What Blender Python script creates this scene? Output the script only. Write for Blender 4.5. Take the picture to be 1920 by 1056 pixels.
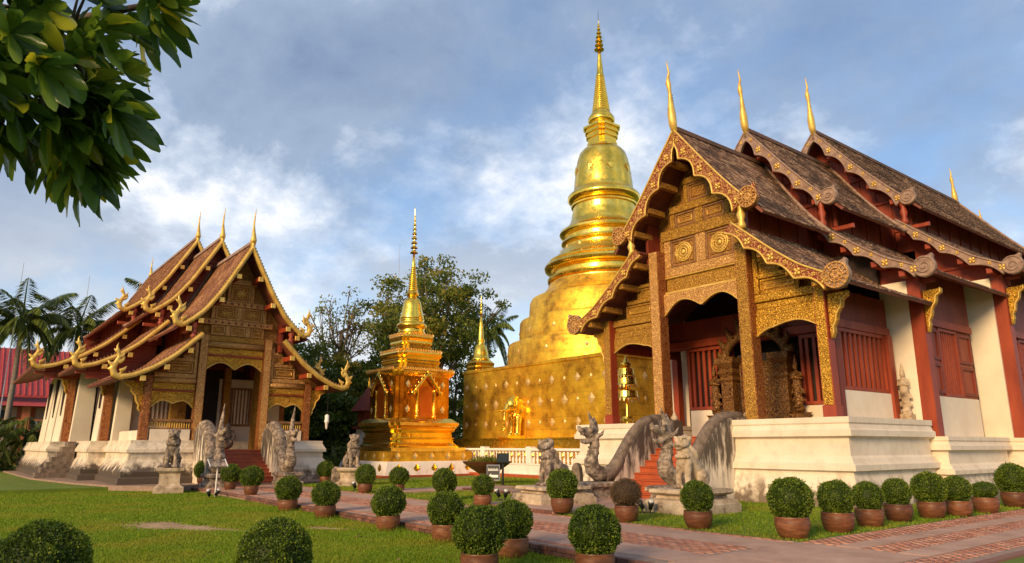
import bpy, math, random
import numpy as np
from mathutils import Vector, Matrix, Euler
for o in list(bpy.data.objects): bpy.data.objects.remove(o, do_unlink=True)
SC = bpy.context.scene; COL = SC.collection
RNG = np.random.default_rng(7); random.seed(7)
PI = math.pi; rad = math.radians

# ------------------------------------------------------------ camera
cam = bpy.data.cameras.new('camera'); camo = bpy.data.objects.new('camera', cam); COL.objects.link(camo)
camo.location = (0, 0, 1.6); camo.rotation_euler = (rad(90 + 13.01), 0, rad(52.04))
cam.sensor_width = 36; cam.lens = 1333 / 1920 * 36; cam.clip_start = .05; cam.clip_end = 3000
SC.camera = camo

# ------------------------------------------------------------ sky, sun, exposure
SUN_EL = rad(21); SUN_DIR = Vector((.34, -.94, 0)).normalized()
W = bpy.data.worlds.new('World'); SC.world = W; W.use_nodes = True
nt = W.node_tree; nt.nodes.clear()
def N(t, **k):
    n = nt.nodes.new(t)
    for a, b in k.items():
        if a in n.inputs: n.inputs[a].default_value = b
        else: setattr(n, a, b)
    return n
def LK(a, b): nt.links.new(a, b)
out = N('ShaderNodeOutputWorld')
sky = N('ShaderNodeTexSky', sky_type='NISHITA', sun_disc=False)
sky.sun_elevation = SUN_EL; sky.sun_rotation = math.atan2(SUN_DIR.x, SUN_DIR.y); sky.air_density = 1.0; sky.dust_density = .5; sky.ozone_density = 3.0
bg1 = N('ShaderNodeBackground', Strength=.135); LK(sky.outputs[0], bg1.inputs[0])
tc = N('ShaderNodeTexCoord'); sx = N('ShaderNodeSeparateXYZ'); LK(tc.outputs['Generated'], sx.inputs[0])
# clouds on a flat layer far above: direction / (z + k)
zz = N('ShaderNodeMath', operation='MAXIMUM'); LK(sx.outputs[2], zz.inputs[0]); zz.inputs[1].default_value = 0
za = N('ShaderNodeMath', operation='ADD'); LK(zz.outputs[0], za.inputs[0]); za.inputs[1].default_value = .42
dx = N('ShaderNodeMath', operation='DIVIDE'); LK(sx.outputs[0], dx.inputs[0]); LK(za.outputs[0], dx.inputs[1])
dy = N('ShaderNodeMath', operation='DIVIDE'); LK(sx.outputs[1], dy.inputs[0]); LK(za.outputs[0], dy.inputs[1])
cv = N('ShaderNodeCombineXYZ'); LK(dx.outputs[0], cv.inputs[0]); LK(dy.outputs[0], cv.inputs[1]); cv.inputs[2].default_value = 15.2
n1 = N('ShaderNodeTexNoise', Scale=1.9, Detail=10.0, Roughness=.58, Distortion=.08); LK(cv.outputs[0], n1.inputs['Vector'])
n2 = N('ShaderNodeTexNoise', Scale=2.5, Detail=12.0, Roughness=.62, Distortion=.1)
ov = N('ShaderNodeVectorMath', operation='ADD'); LK(cv.outputs[0], ov.inputs[0]); ov.inputs[1].default_value = (.14, .2, 1.1); LK(ov.outputs[0], n2.inputs['Vector'])
cov = N('ShaderNodeValToRGB'); cov.color_ramp.elements[0].position = .38; cov.color_ramp.elements[1].position = .55; LK(n1.outputs[0], cov.inputs[0])
shd = N('ShaderNodeValToRGB'); LK(n2.outputs[0], shd.inputs[0])
e = shd.color_ramp.elements; e[0].position = .27; e[0].color = (.20, .27, .41, 1); e[1].position = .64; e[1].color = (.96, .95, .95, 1)
m_ = e.new(.475); m_.color = (.31, .39, .52, 1); m_ = e.new(.555); m_.color = (.54, .61, .72, 1)
# towards the horizon the layer thickens and turns pale
hz = N('ShaderNodeMapRange'); LK(sx.outputs[2], hz.inputs[0]); hz.inputs[1].default_value = .0; hz.inputs[2].default_value = .32; hz.inputs[3].default_value = .92; hz.inputs[4].default_value = 0
hm = N('ShaderNodeMixRGB'); LK(hz.outputs[0], hm.inputs[0]); LK(shd.outputs[0], hm.inputs[1]); hm.inputs[2].default_value = (.92, .90, .87, 1)
bg2 = N('ShaderNodeBackground', Strength=.88); LK(hm.outputs[0], bg2.inputs[0])
cm = N('ShaderNodeMath', operation='MULTIPLY_ADD'); LK(cov.outputs[0], cm.inputs[0]); cm.inputs[1].default_value = .74; cm.inputs[2].default_value = .20; cm.use_clamp = True
ch = N('ShaderNodeMath', operation='MAXIMUM'); LK(cm.outputs[0], ch.inputs[0]); LK(hz.outputs[0], ch.inputs[1])
mx = N('ShaderNodeMixShader'); LK(ch.outputs[0], mx.inputs[0]); LK(bg1.outputs[0], mx.inputs[1]); LK(bg2.outputs[0], mx.inputs[2]); LK(mx.outputs[0], out.inputs[0])

sl = bpy.data.lights.new('sun', 'SUN'); so = bpy.data.objects.new('sun', sl); COL.objects.link(so)
sl.energy = 3.2; sl.angle = rad(18); sl.color = (1, .69, .35)
sd = Vector((SUN_DIR.x * math.cos(SUN_EL), SUN_DIR.y * math.cos(SUN_EL), math.sin(SUN_EL)))
so.rotation_euler = sd.to_track_quat('Z', 'Y').to_euler(); so.location = (-20, -20, 40)
SC.view_settings.view_transform = 'Standard'; SC.view_settings.look = 'None'; SC.view_settings.gamma = 1; SC.view_settings.exposure = .5
SC.view_settings.use_curve_mapping = False
SC.render.engine = 'CYCLES'; SC.cycles.use_denoising = True; SC.cycles.max_bounces = 8

# ------------------------------------------------------------ materials
MATS = {}
class Mat:
    def __init__(s, name, rough=.7, metal=0.):
        s.m = bpy.data.materials.new(name); s.m.use_nodes = True; s.t = s.m.node_tree
        s.b = s.t.nodes['Principled BSDF']; s.b.inputs['Roughness'].default_value = rough; s.b.inputs['Metallic'].default_value = metal
        s.tc = s.n('ShaderNodeTexCoord'); MATS[name] = s.m; s.vec = s.tc.outputs['Object']
    def n(s, t, **k):
        x = s.t.nodes.new(t)
        for a, b in k.items():
            if a in x.inputs: x.inputs[a].default_value = b
            else: setattr(x, a, b)
        return x
    def l(s, a, b): s.t.links.new(a, b)
    def noise(s, scale, detail=5, rough=.55, vec=None, dist=0., stretch=None):
        x = s.n('ShaderNodeTexNoise', Scale=scale, Detail=detail, Roughness=rough, Distortion=dist)
        v = vec or s.vec
        if stretch:
            mp = s.n('ShaderNodeMapping'); mp.inputs['Scale'].default_value = stretch; s.l(v, mp.inputs[0]); v = mp.outputs[0]
        s.l(v, x.inputs['Vector']); return x.outputs[0]
    def vor(s, scale, feature='F1', vec=None, stretch=None):
        x = s.n('ShaderNodeTexVoronoi', Scale=scale, feature=feature); v = vec or s.vec
        if stretch:
            mp = s.n('ShaderNodeMapping'); mp.inputs['Scale'].default_value = stretch; s.l(v, mp.inputs[0]); v = mp.outputs[0]
        s.l(v, x.inputs['Vector']); return x.outputs[0]
    def ramp(s, fac, stops):
        x = s.n('ShaderNodeValToRGB'); e = x.color_ramp.elements
        e[0].position, e[0].color = stops[0][0], (*stops[0][1], 1); e[1].position, e[1].color = stops[-1][0], (*stops[-1][1], 1)
        for p, c in stops[1:-1]: q = e.new(p); q.color = (*c, 1)
        s.l(fac, x.inputs[0]); return x.outputs[0]
    def mix(s, fac, a, b, mode='MIX'):
        x = s.n('ShaderNodeMixRGB', blend_type=mode)
        for i, v in enumerate((fac, a, b)):
            if hasattr(v, 'is_linked') or hasattr(v, 'links'): s.l(v, x.inputs[i])
            elif i == 0: x.inputs[0].default_value = v
            else: x.inputs[i].default_value = (*v, 1)
        return x.outputs[0]
    def col(s, v):
        if isinstance(v, tuple): s.b.inputs['Base Color'].default_value = (*v, 1)
        else: s.l(v, s.b.inputs['Base Color'])
        return s
    def bump(s, h, strength=.4, dist=.02):
        x = s.n('ShaderNodeBump', Strength=strength, Distance=dist); s.l(h, x.inputs['Height'])
        if s.b.inputs['Normal'].is_linked: s.l(s.b.inputs['Normal'].links[0].from_socket, x.inputs['Normal'])
        s.l(x.outputs[0], s.b.inputs['Normal']); return s
    def attr(s, name='rnd'):
        x = s.n('ShaderNodeAttribute', attribute_name=name); return x.outputs['Fac']
    def rgh(s, v): s.l(v, s.b.inputs['Roughness']); return s
    def math(s, op, a, b=0., c=None):
        x = s.n('ShaderNodeMath', operation=op)
        for i, v in enumerate((a, b, c)):
            if v is None: continue
            if hasattr(v, 'links'): s.l(v, x.inputs[i])
            else: x.inputs[i].default_value = v
        return x.outputs[0]

def simple(name, c1, c2, scale=4, rough=.7, metal=0., bstr=.25, bscale=30, bd=.01, stretch=None):
    m = Mat(name, rough, metal); m.col(m.ramp(m.noise(scale, 6, .6, stretch=stretch), [(.3, c1), (.7, c2)]))
    if bstr: m.bump(m.noise(bscale, 4, stretch=stretch), bstr, bd)
    return m
# bright gilding, polished but hammered
m = Mat('gold', .22, .96); n_ = m.noise(1.3, 6, .6); m.col(m.ramp(n_, [(.3, (.92, .54, .06)), (.55, (1., .66, .09)), (.75, (1., .76, .20))]))
m.rgh(m.ramp(m.noise(5, 5), [(.3, (.14,) * 3), (.75, (.36,) * 3)])); m.bump(m.noise(2.2, 3), .12, .05); m.bump(m.noise(28, 3), .05, .01)
# copper-gilt sheets: overlapping plates with seams and tarnish
m = Mat('gold_sheet', .4, .72)
sep = m.n('ShaderNodeSeparateXYZ'); m.l(m.vec, sep.inputs[0])
sm = m.math('ADD', sep.outputs[0], sep.outputs[1]); cb = m.n('ShaderNodeCombineXYZ'); m.l(sm, cb.inputs[0]); m.l(sep.outputs[2], cb.inputs[1])
br = m.n('ShaderNodeTexBrick', Scale=1.0); br.inputs['Mortar Size'].default_value = .012; br.inputs['Brick Width'].default_value = 1.35; br.inputs['Row Height'].default_value = .62; br.inputs['Bias'].default_value = 0
br.inputs['Color1'].default_value = (.95, .95, .95, 1); br.inputs['Color2'].default_value = (.72, .72, .72, 1); br.inputs['Mortar'].default_value = (.3, .3, .3, 1); m.l(cb.outputs[0], br.inputs['Vector'])
tr = m.ramp(m.noise(1.1, 8, .68), [(.34, (.40, .20, .02)), (.46, (.76, .42, .035)), (.6, (1., .63, .05))])
m.col(m.mix(.55, tr, br.outputs[0], 'MULTIPLY')); m.rgh(m.ramp(m.noise(2.5, 6, .6), [(.3, (.3,) * 3), (.7, (.6,) * 3)]))
m.bump(m.noise(1.3, 4), .1, .05); m.bump(m.noise(9, 5, .6, stretch=(1, 1, 2.5)), .12, .012); m.bump(br.outputs[1], .35, -.012)
# mirror-like gold glass of the small stupa
m = Mat('gold_mirror', .12, 1.); m.col(m.ramp(m.noise(.9, 5, .6), [(.3, (.80, .48, .06)), (.7, (1., .68, .13))])); m.bump(m.noise(1.2, 3), .2, .08); m.rgh(m.ramp(m.noise(3, 4), [(.3, (.08,) * 3), (.8, (.3,) * 3)]))
m = Mat('gold_pale', .45, .75); m.col(m.ramp(m.noise(5, 5), [(.3, (.8, .50, .16)), (.7, (.95, .72, .34))])); m.bump(m.noise(25, 3), .3, .01)
# yellow-gold paint on timber
m = Mat('gold_paint', .45, .35); m.col(m.ramp(m.noise(3, 7, .65), [(.25, (.42, .24, .045)), (.5, (.68, .43, .09)), (.75, (.78, .55, .17))])); m.bump(m.noise(14, 5), .35, .02)
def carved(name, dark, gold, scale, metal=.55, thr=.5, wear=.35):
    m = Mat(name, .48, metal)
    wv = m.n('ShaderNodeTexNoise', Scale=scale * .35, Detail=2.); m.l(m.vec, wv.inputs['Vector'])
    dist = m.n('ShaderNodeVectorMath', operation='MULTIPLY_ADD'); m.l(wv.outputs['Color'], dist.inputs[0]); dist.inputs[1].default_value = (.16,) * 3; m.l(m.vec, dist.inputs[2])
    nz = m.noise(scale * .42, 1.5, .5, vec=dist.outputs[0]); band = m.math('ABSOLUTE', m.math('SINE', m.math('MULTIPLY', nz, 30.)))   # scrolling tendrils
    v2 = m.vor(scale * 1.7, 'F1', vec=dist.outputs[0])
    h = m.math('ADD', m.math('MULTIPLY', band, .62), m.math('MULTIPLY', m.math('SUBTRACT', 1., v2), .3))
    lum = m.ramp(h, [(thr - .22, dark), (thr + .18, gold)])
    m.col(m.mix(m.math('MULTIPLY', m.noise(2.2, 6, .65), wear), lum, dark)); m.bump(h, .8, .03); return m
carved('carved_gold', (.11, .03, .008), (.62, .33, .04), 18, .35, .46)
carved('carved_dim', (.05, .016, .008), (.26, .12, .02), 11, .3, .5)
carved('carved_bright', (.16, .055, .008), (.74, .40, .035), 15, .5, .46, .2)
carved('carved_red', (.17, .034, .012), (.50, .21, .04), 12, .3, .6)
carved('carved_pale', (.25, .08, .025), (.82, .47, .14), 18, .3, .48)
carved('carved_panel', (.13, .035, .01), (.60, .29, .045), 18, .3, .48)
carved('bargeboard_red', (.20, .026, .010), (.62, .36, .09), 9, .3, .68, .25)
simple('red_wood', (.19, .022, .006), (.34, .052, .013), 2.2, .55, 0, .3, 16, .01, (1, 1, .25))
simple('dark_red_wood', (.13, .015, .006), (.23, .034, .011), 2.0, .6, 0, .3, 14, .01, (1, 1, .3))
simple('soffit_wood', (.12, .028, .014), (.22, .06, .03), 3, .7, 0, .3, 20)
simple('weathered_wood', (.17, .095, .065), (.36, .24, .18), 5, .7, 0, .5, 25, .015)
simple('brown_timber', (.13, .055, .02), (.33, .16, .05), 4, .6, .1, .5, 25, .015)
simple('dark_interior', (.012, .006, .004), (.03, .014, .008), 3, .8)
def plaster(name, base, lo, stain, dirt=1., top=None):
    m = Mat(name, .8); big = m.noise(.7, 6, .6); c = m.ramp(big, [(.3, lo), (.65, base)])
    st = m.noise(2.6, 8, .68, stretch=(1.6, 1.6, .35) if top else (1.2, 1.2, .9)); sep = m.n('ShaderNodeSeparateXYZ'); m.l(m.vec, sep.inputs[0])
    hgt = m.ramp(m.math('MULTIPLY', sep.outputs[2], 1.0), [(.0, (1,) * 3), (.35, (.75,) * 3), (.75, (.22,) * 3), (1., (.1,) * 3)]) if top is None else m.ramp(m.math('MULTIPLY', sep.outputs[2], 1. / top), [(.2, (.25,) * 3), (.8, (.9,) * 3)])
    k = m.math('MULTIPLY', m.ramp(m.math('MULTIPLY_ADD', hgt, .16 * dirt, st), [(.5, (0,) * 3), (.66, (1,) * 3)]), m.math('MINIMUM', m.math('MULTIPLY', hgt, dirt * 1.6), .96))
    m.col(m.mix(k, c, stain)); m.bump(m.noise(9, 6), .25, .02); m.bump(m.noise(60, 3), .15, .006); return m
plaster('white_plaster', (.76, .65, .51), (.66, .54, .40), (.17, .12, .08), .98)
plaster('dirty_plaster', (.78, .66, .51), (.64, .52, .37), (.06, .04, .027), 2.6)
plaster('wall_plaster', (.78, .68, .54), (.66, .55, .41), (.30, .22, .15), .3)
plaster('streaked_plaster', (.78, .68, .56), (.66, .55, .43), (.06, .045, .035), 1.1, 2.2)
plaster('white_paint', (.82, .76, .70), (.74, .67, .60), (.4, .32, .26), .25)
m = Mat('old_stone', .88); c = m.ramp(m.noise(5, 9, .72), [(.34, (.045, .032, .024)), (.46, (.15, .11, .08)), (.56, (.34, .26, .19)), (.7, (.60, .50, .39))]); m.col(c); m.bump(m.noise(14, 8, .7), .7, .03); m.bump(m.vor(22), .5, .015)
m = Mat('pale_stone', .88); c = m.ramp(m.noise(2.6, 8, .66), [(.33, (.09, .06, .04)), (.45, (.38, .28, .18)), (.7, (.62, .50, .36))]); m.col(c); m.bump(m.noise(16, 8, .7), .6, .025)
m = Mat('dark_stone', .85); c = m.ramp(m.noise(5, 8, .66), [(.3, (.06, .042, .03)), (.7, (.27, .20, .15))]); m.col(c); m.bump(m.noise(16, 8, .7), .6, .03); m.bump(m.vor(24), .5, .02)
simple('stair_red', (.30, .055, .018), (.45, .095, .03), 3, .5, 0, .2, 30)
m = Mat('terracotta', .42); inf = m.n('ShaderNodeObjectInfo'); c = m.ramp(m.math('ADD', m.noise(5, 6, .6, stretch=(1, 1, 3)), m.math('MULTIPLY_ADD', inf.outputs['Random'], .3, -.15)), [(.25, (.065, .024, .012)), (.55, (.15, .052, .020)), (.8, (.27, .11, .05))]); m.col(c); m.bump(m.noise(20, 5), .2, .01)
def tiles(name, stops, patch):
    m = Mat(name, .82); c = m.ramp(m.attr(), stops); p = m.ramp(m.noise(.9, 7, .7), [(.46, (0,) * 3), (.6, (1,) * 3)])
    m.col(m.mix(m.math('MULTIPLY', p, .85), c, patch)); m.bump(m.noise(30, 4), .3, .01); return m
tiles('roof_tile_old', [(0, (.12, .056, .034)), (.45, (.29, .15, .09)), (.8, (.46, .26, .155)), (1, (.62, .39, .25))], (.06, .034, .022))
tiles('roof_tile_tan', [(0, (.17, .065, .03)), (.5, (.36, .16, .075)), (1, (.50, .27, .13))], (.15, .05, .025))
m = Mat('brick', .85); c = m.ramp(m.attr(), [(0, (.30, .11, .06)), (.6, (.45, .18, .10)), (1, (.53, .26, .16))]); m.col(m.mix(m.math('MULTIPLY', m.ramp(m.noise(2.5, 7, .65), [(.45, (0,) * 3), (.7, (1,) * 3)]), .7), c, (.43, .25, .18))); m.bump(m.noise(40, 5), .5, .008)
m = Mat('curb_brick', .9); inf = m.n('ShaderNodeObjectInfo'); c = m.ramp(inf.outputs['Random'], [(0, (.085, .035, .025)), (.6, (.19, .068, .044)), (1, (.28, .12, .08))]); m.col(m.mix(m.math('MULTIPLY', m.noise(9, 6, .6), .5), c, (.07, .05, .04))); m.bump(m.noise(50, 5), .5, .006)
m = Mat('concrete', .85); c = m.ramp(m.noise(1.2, 9, .68), [(.3, (.31, .175, .12)), (.55, (.45, .27, .19)), (.75, (.54, .355, .26))]); m.col(c); m.bump(m.noise(60, 4), .3, .005)
m = Mat('mortar', .9); m.col(m.ramp(m.noise(6, 6), [(.3, (.22, .145, .105)), (.7, (.34, .23, .17))]))
# lawn soil with a worn bare patch
m = Mat('lawn', .95); c = m.ramp(m.noise(1.1, 9, .68), [(.3, (.085, .14, .005)), (.7, (.16, .22, .008))]); m.col(c); m.bump(m.noise(60, 5, .7), .8, .03)
m = Mat('bare_soil', .95); c = m.ramp(m.noise(2.4, 9, .7), [(.3, (.22, .13, .06)), (.5, (.40, .26, .13)), (.75, (.52, .37, .2))]); m.col(c); m.bump(m.noise(22, 7, .7), .7, .03)
def leafmat(name, stops, rough=.5, trans=.25, noisec=None, spec=.4):
    m = Mat(name, rough); c = m.ramp(m.attr(), stops)
    if noisec: c = m.mix(m.math('MULTIPLY', m.ramp(m.noise(noisec[0], 4), [(.45, (0,) * 3), (.65, (1,) * 3)]), noisec[2]), c, noisec[1])
    m.col(c); m.b.inputs['Specular IOR Level'].default_value = spec
    t = m.n('ShaderNodeBsdfTranslucent'); m.l(c, t.inputs[0]); mxs = m.n('ShaderNodeMixShader'); mxs.inputs[0].default_value = trans
    m.l(m.b.outputs[0], mxs.inputs[1]); m.l(t.outputs[0], mxs.inputs[2]); o_ = m.t.nodes['Material Output']; m.l(mxs.outputs[0], o_.inputs[0]); return m
leafmat('grass_blade', [(0, (.10, .18, .003)), (.5, (.175, .28, .005)), (.9, (.26, .37, .010)), (1, (.40, .36, .05))], .6, .35, (.55, (.30, .29, .02), .75))
leafmat('topiary_leaf', [(0, (.028, .052, .003)), (.45, (.09, .145, .006)), (.85, (.185, .255, .012)), (1, (.30, .31, .03))], .55, .3)
leafmat('brown_leaf', [(0, (.06, .035, .015)), (.5, (.12, .075, .03)), (1, (.20, .125, .05))], .7, .15)
leafmat('tree_leaf', [(0, (.06, .09, .012)), (.5, (.14, .18, .02)), (.85, (.25, .26, .03)), (1, (.42, .31, .05))], .6, .45)
leafmat('dark_leaf', [(0, (.03, .058, .008)), (.6, (.08, .13, .014)), (1, (.17, .22, .022))], .55, .4)
leafmat('big_leaf', [(0, (.026, .064, .014)), (.45, (.072, .15, .018)), (.8, (.16, .25, .02)), (1, (.40, .40, .02))], .3, .45, None, .6)
leafmat('palm_leaf', [(0, (.045, .075, .014)), (.6, (.10, .145, .022)), (1, (.20, .23, .045))], .5, .2)
simple('bark', (.07, .05, .035), (.19, .145, .105), 6, .9, 0, .7, 22, .03, (1, 1, .3))
simple('palm_bark', (.15, .12, .095), (.30, .25, .20), 5, .9, 0, .6, 8, .03, (1, 1, 4))
simple('red_metal_roof', (.34, .035, .03), (.45, .06, .05), 2, .5, 0, 0)
simple('orange_wall', (.42, .12, .05), (.56, .19, .085), 1.5, .8, 0, 0)
simple('cream_wall', (.50, .36, .24), (.6, .46, .33), 1.5, .8, 0, 0)
simple('black_metal', (.012, .012, .012), (.03, .03, .03), 6, .4, .3, 0)
simple('steel_white', (.62, .60, .56), (.75, .72, .68), 6, .4, .2, 0)
simple('sign_black', (.012, .012, .012), (.022, .02, .02), 6, .5, 0, 0)
simple('lettering_white', (.7, .68, .64), (.78, .76, .72), 6, .6, 0, 0)
simple('blue_grey_paint', (.25, .28, .36), (.34, .37, .45), 4, .6, 0, 0)
m = Mat('lamp_glass', .15); m.col((.55, .52, .46))
m = Mat('window_dark', .15); m.col((.02, .03, .035))
simple('orange_glaze', (.50, .09, .012), (.62, .16, .016), 3, .2, .4, .1, 8)
m = Mat('amber_mirror', .16, .9); m.col(m.ramp(m.noise(1.4, 6, .62), [(.3, (.36, .13, .015)), (.55, (.62, .27, .025)), (.75, (.95, .52, .05))])); m.bump(m.noise(1.5, 3), .25, .06)
M = MATS

# ------------------------------------------------------------ mesh helpers
class MB:
    def __init__(s): s.v = []; s.f = []
    def add(s, vs, fs):
        k = len(s.v); s.v += [tuple(map(float, p)) for p in vs]; s.f += [tuple(i + k for i in f) for f in fs]; return s
    def box(s, x0, x1, y0, y1, z0, z1):
        return s.add([(x0, y0, z0), (x1, y0, z0), (x1, y1, z0), (x0, y1, z0), (x0, y0, z1), (x1, y0, z1), (x1, y1, z1), (x0, y1, z1)],
                     [(0, 3, 2, 1), (4, 5, 6, 7), (0, 1, 5, 4), (1, 2, 6, 5), (2, 3, 7, 6), (3, 0, 4, 7)])
    def bbox(s, x0, x1, y0, y1, z0, z1, b=.015):   # bevelled along the edges facing -y and up
        return s.loft([[(x0, z0), (x1, z0), (x1, z1), (x0, z1)], [(x0, z0), (x1, z0), (x1, z1), (x0, z1)], [(x0 + b, z0 + b), (x1 - b, z0 + b), (x1 - b, z1 - b), (x0 + b, z1 - b)]], [y1, y0 + b, y0])
    def loft(s, rings2, ys):   # rings in xz at given y
        k = []; n = len(rings2[0])
        for r, y in zip(rings2, ys): k += [(p[0], y, p[1]) for p in r]
        f = []
        for i in range(len(ys) - 1):
            for j in range(n): a = i * n + j; b_ = i * n + (j + 1) % n; f.append((a, b_, b_ + n, a + n))
        f.append(tuple(range(n)[::-1])); f.append(tuple(range((len(ys) - 1) * n, len(ys) * n)))
        return s.add(k, f)
    def prism(s, poly, axis, d0, d1):   # poly 2D; axis 'y': (x,z); 'x': (y,z); 'z': (x,y)
        n = len(poly); mk = {'y': lambda p, d: (p[0], d, p[1]), 'x': lambda p, d: (d, p[0], p[1]), 'z': lambda p, d: (p[0], p[1], d)}[axis]
        v = [mk(p, d0) for p in poly] + [mk(p, d1) for p in poly]
        f = [tuple(range(n)), tuple(range(2 * n - 1, n - 1, -1))] + [(i, i + n, (i + 1) % n + n, (i + 1) % n) for i in range(n)]
        return s.add(v, f)
    def strip(s, xs, top, bot, y0, y1):   # slab in xz between two curves
        n = len(xs); v = []
        for x, t, b in zip(xs, top, bot): v += [(x, y0, t), (x, y0, b), (x, y1, t), (x, y1, b)]
        f = []
        for i in range(n - 1):
            a = 4 * i; c = a + 4
            f += [(a, a + 1, c + 1, c), (a + 2, c + 2, c + 3, a + 3), (a, c, c + 2, a + 2), (a + 1, a + 3, c + 3, c + 1)]
        f += [(0, 2, 3, 1), (4 * n - 4, 4 * n - 3, 4 * n - 1, 4 * n - 2)]
        return s.add(v, f)
    def ribbon(s, pts_a, pts_b, y0, y1):   # slab between two xz polylines
        n = len(pts_a); v = []
        for a, b in zip(pts_a, pts_b): v += [(a[0], y0, a[1]), (b[0], y0, b[1]), (a[0], y1, a[1]), (b[0], y1, b[1])]
        f = []
        for i in range(n - 1):
            a = 4 * i; c = a + 4
            f += [(a, a + 1, c + 1, c), (a + 2, c + 2, c + 3, a + 3), (a, c, c + 2, a + 2), (a + 1, a + 3, c + 3, c + 1)]
        f += [(0, 2, 3, 1), (4 * n - 4, 4 * n - 3, 4 * n - 1, 4 * n - 2)]
        return s.add(v, f)
    def tube(s, pts, radii, seg=8, flat=1.0, flat_axis=None):
        pts = [Vector(p) for p in pts]; n = len(pts)
        if not hasattr(radii, '__len__'): radii = [radii] * n
        up = Vector((.13, .31, .94)); v = []
        for i in range(n):
            t = (pts[min(i + 1, n - 1)] - pts[max(i - 1, 0)]).normalized()
            if flat_axis is not None: b = Vector(flat_axis); a = b.cross(t).normalized(); b = t.cross(a).normalized()
            else:
                a = t.cross(up)
                if a.length < .05: a = t.cross(Vector((1, 0, 0)))
                a.normalize(); b = t.cross(a)
            for k in range(seg):
                q = 2 * PI * k / seg; v.append(pts[i] + (a * math.cos(q) + b * math.sin(q) * flat) * radii[i])
        f = []
        for i in range(n - 1):
            for k in range(seg): x = i * seg + k; y = i * seg + (k + 1) % seg; f.append((x, y, y + seg, x + seg))
        f += [tuple(range(seg))[::-1], tuple(range((n - 1) * seg, n * seg))]
        return s.add(v, f)
    def lathe(s, prof, seg=48, c=(0, 0)):
        v = []; 
        for r, z in prof:
            for k in range(seg): q = 2 * PI * k / seg; v.append((c[0] + r * math.cos(q), c[1] + r * math.sin(q), z))
        f = []
        for i in range(len(prof) - 1):
            for k in range(seg): a = i * seg + k; b = i * seg + (k + 1) % seg; f.append((a, b, b + seg, a + seg))
        f += [tuple(range(seg))[::-1], tuple(range((len(prof) - 1) * seg, len(prof) * seg))]
        return s.add(v, f)
    def outline(s, poly, prof):   # moulded prism: poly CCW in xy, prof [(offset, z)] bottom to top
        n = len(poly); v = []
        P = [Vector((p[0], p[1])) for p in poly]
        nr = []
        for i in range(n):
            e1 = (P[i] - P[i - 1]).normalized(); e2 = (P[(i + 1) % n] - P[i]).normalized()
            a = Vector((e1.y, -e1.x)); b = Vector((e2.y, -e2.x)); q = a + b; q = q / max(q.dot(a), .2); nr.append(q)
        for o, z in prof:
            for p, q in zip(P, nr): w = p + q * o; v.append((w.x, w.y, z))
        f = []
        for i in range(len(prof) - 1):
            for k in range(n): a = i * n + k; b = i * n + (k + 1) % n; f.append((a, b, b + n, a + n))
        f += [tuple(range(n))[::-1], tuple(range((len(prof) - 1) * n, len(prof) * n))]
        return s.add(v, f)
    def ell(s, c, r, rot=None, seg=14, rings=9):
        v = [];  R = Euler(rot).to_matrix() if rot else None
        for i in range(rings + 1):
            t = PI * i / rings
            for k in range(seg):
                q = 2 * PI * k / seg; p = Vector((r[0] * math.sin(t) * math.cos(q), r[1] * math.sin(t) * math.sin(q), r[2] * math.cos(t)))
                if R: p = R @ p
                v.append((p.x + c[0], p.y + c[1], p.z + c[2]))
        f = []
        for i in range(rings):
            for k in range(seg): a = i * seg + k; b = i * seg + (k + 1) % seg; f.append((a, a + seg, b + seg, b))
        return s.add(v, f)
    def mesh(s, name, mat, smooth=False):
        me = bpy.data.meshes.new(name); me.from_pydata(s.v, [], s.f); me.materials.append(M[mat])
        if smooth: me.polygons.foreach_set('use_smooth', [True] * len(me.polygons))
        me.update(); return me
    def build(s, name, mat, parent=None, smooth=False, loc=None, rz=0.):
        return link(name, s.mesh(name, mat, smooth), parent, loc, rz)
def link(name, me, parent=None, loc=None, rz=0., scale=None):
    o = bpy.data.objects.new(name, me); COL.objects.link(o); o.parent = parent
    if loc is not None: o.location = loc
    o.rotation_euler = (0, 0, rz)
    if scale is not None: o.scale = (scale,) * 3 if not hasattr(scale, '__len__') else scale
    return o
def smooth_angle(o, a=35):
    me = o.data; me.polygons.foreach_set('use_smooth', [True] * len(me.polygons)); me.set_sharp_from_angle(angle=rad(a)); return o
def thing(name, label, cat, loc=(0, 0, 0), rz=0., group=None):
    o = bpy.data.objects.new(name, None); COL.objects.link(o); o.location = loc; o.rotation_euler = (0, 0, rz); o.empty_display_size = .3
    o['label'] = label; o['category'] = cat
    if group: o['group'] = group
    return o
def tag(o, label, cat, group=None):
    o['label'] = label; o['category'] = cat
    if group: o['group'] = group
    return o
def struct(o): o['kind'] = 'structure'; return o
def stuff(o): o['kind'] = 'stuff'; return o
def fast(name, V, Q, mat, rnd=None, smooth=False):   # numpy verts / faces (k columns) with a random value for each face
    V = np.asarray(V, np.float32); Q = np.asarray(Q, np.int32); k = Q.shape[1]
    me = bpy.data.meshes.new(name); me.vertices.add(len(V)); me.vertices.foreach_set('co', V.ravel())
    me.loops.add(Q.size); me.loops.foreach_set('vertex_index', Q.ravel()); me.polygons.add(len(Q))
    me.polygons.foreach_set('loop_start', np.arange(0, Q.size, k, dtype=np.int32)); me.materials.append(M[mat])
    if smooth: me.polygons.foreach_set('use_smooth', [True] * len(Q))
    me.update(calc_edges=True)
    a = me.attributes.new('rnd', 'FLOAT', 'FACE'); a.data.foreach_set('value', (RNG.random(len(Q)) if rnd is None else rnd).astype(np.float32))
    return me
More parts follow.
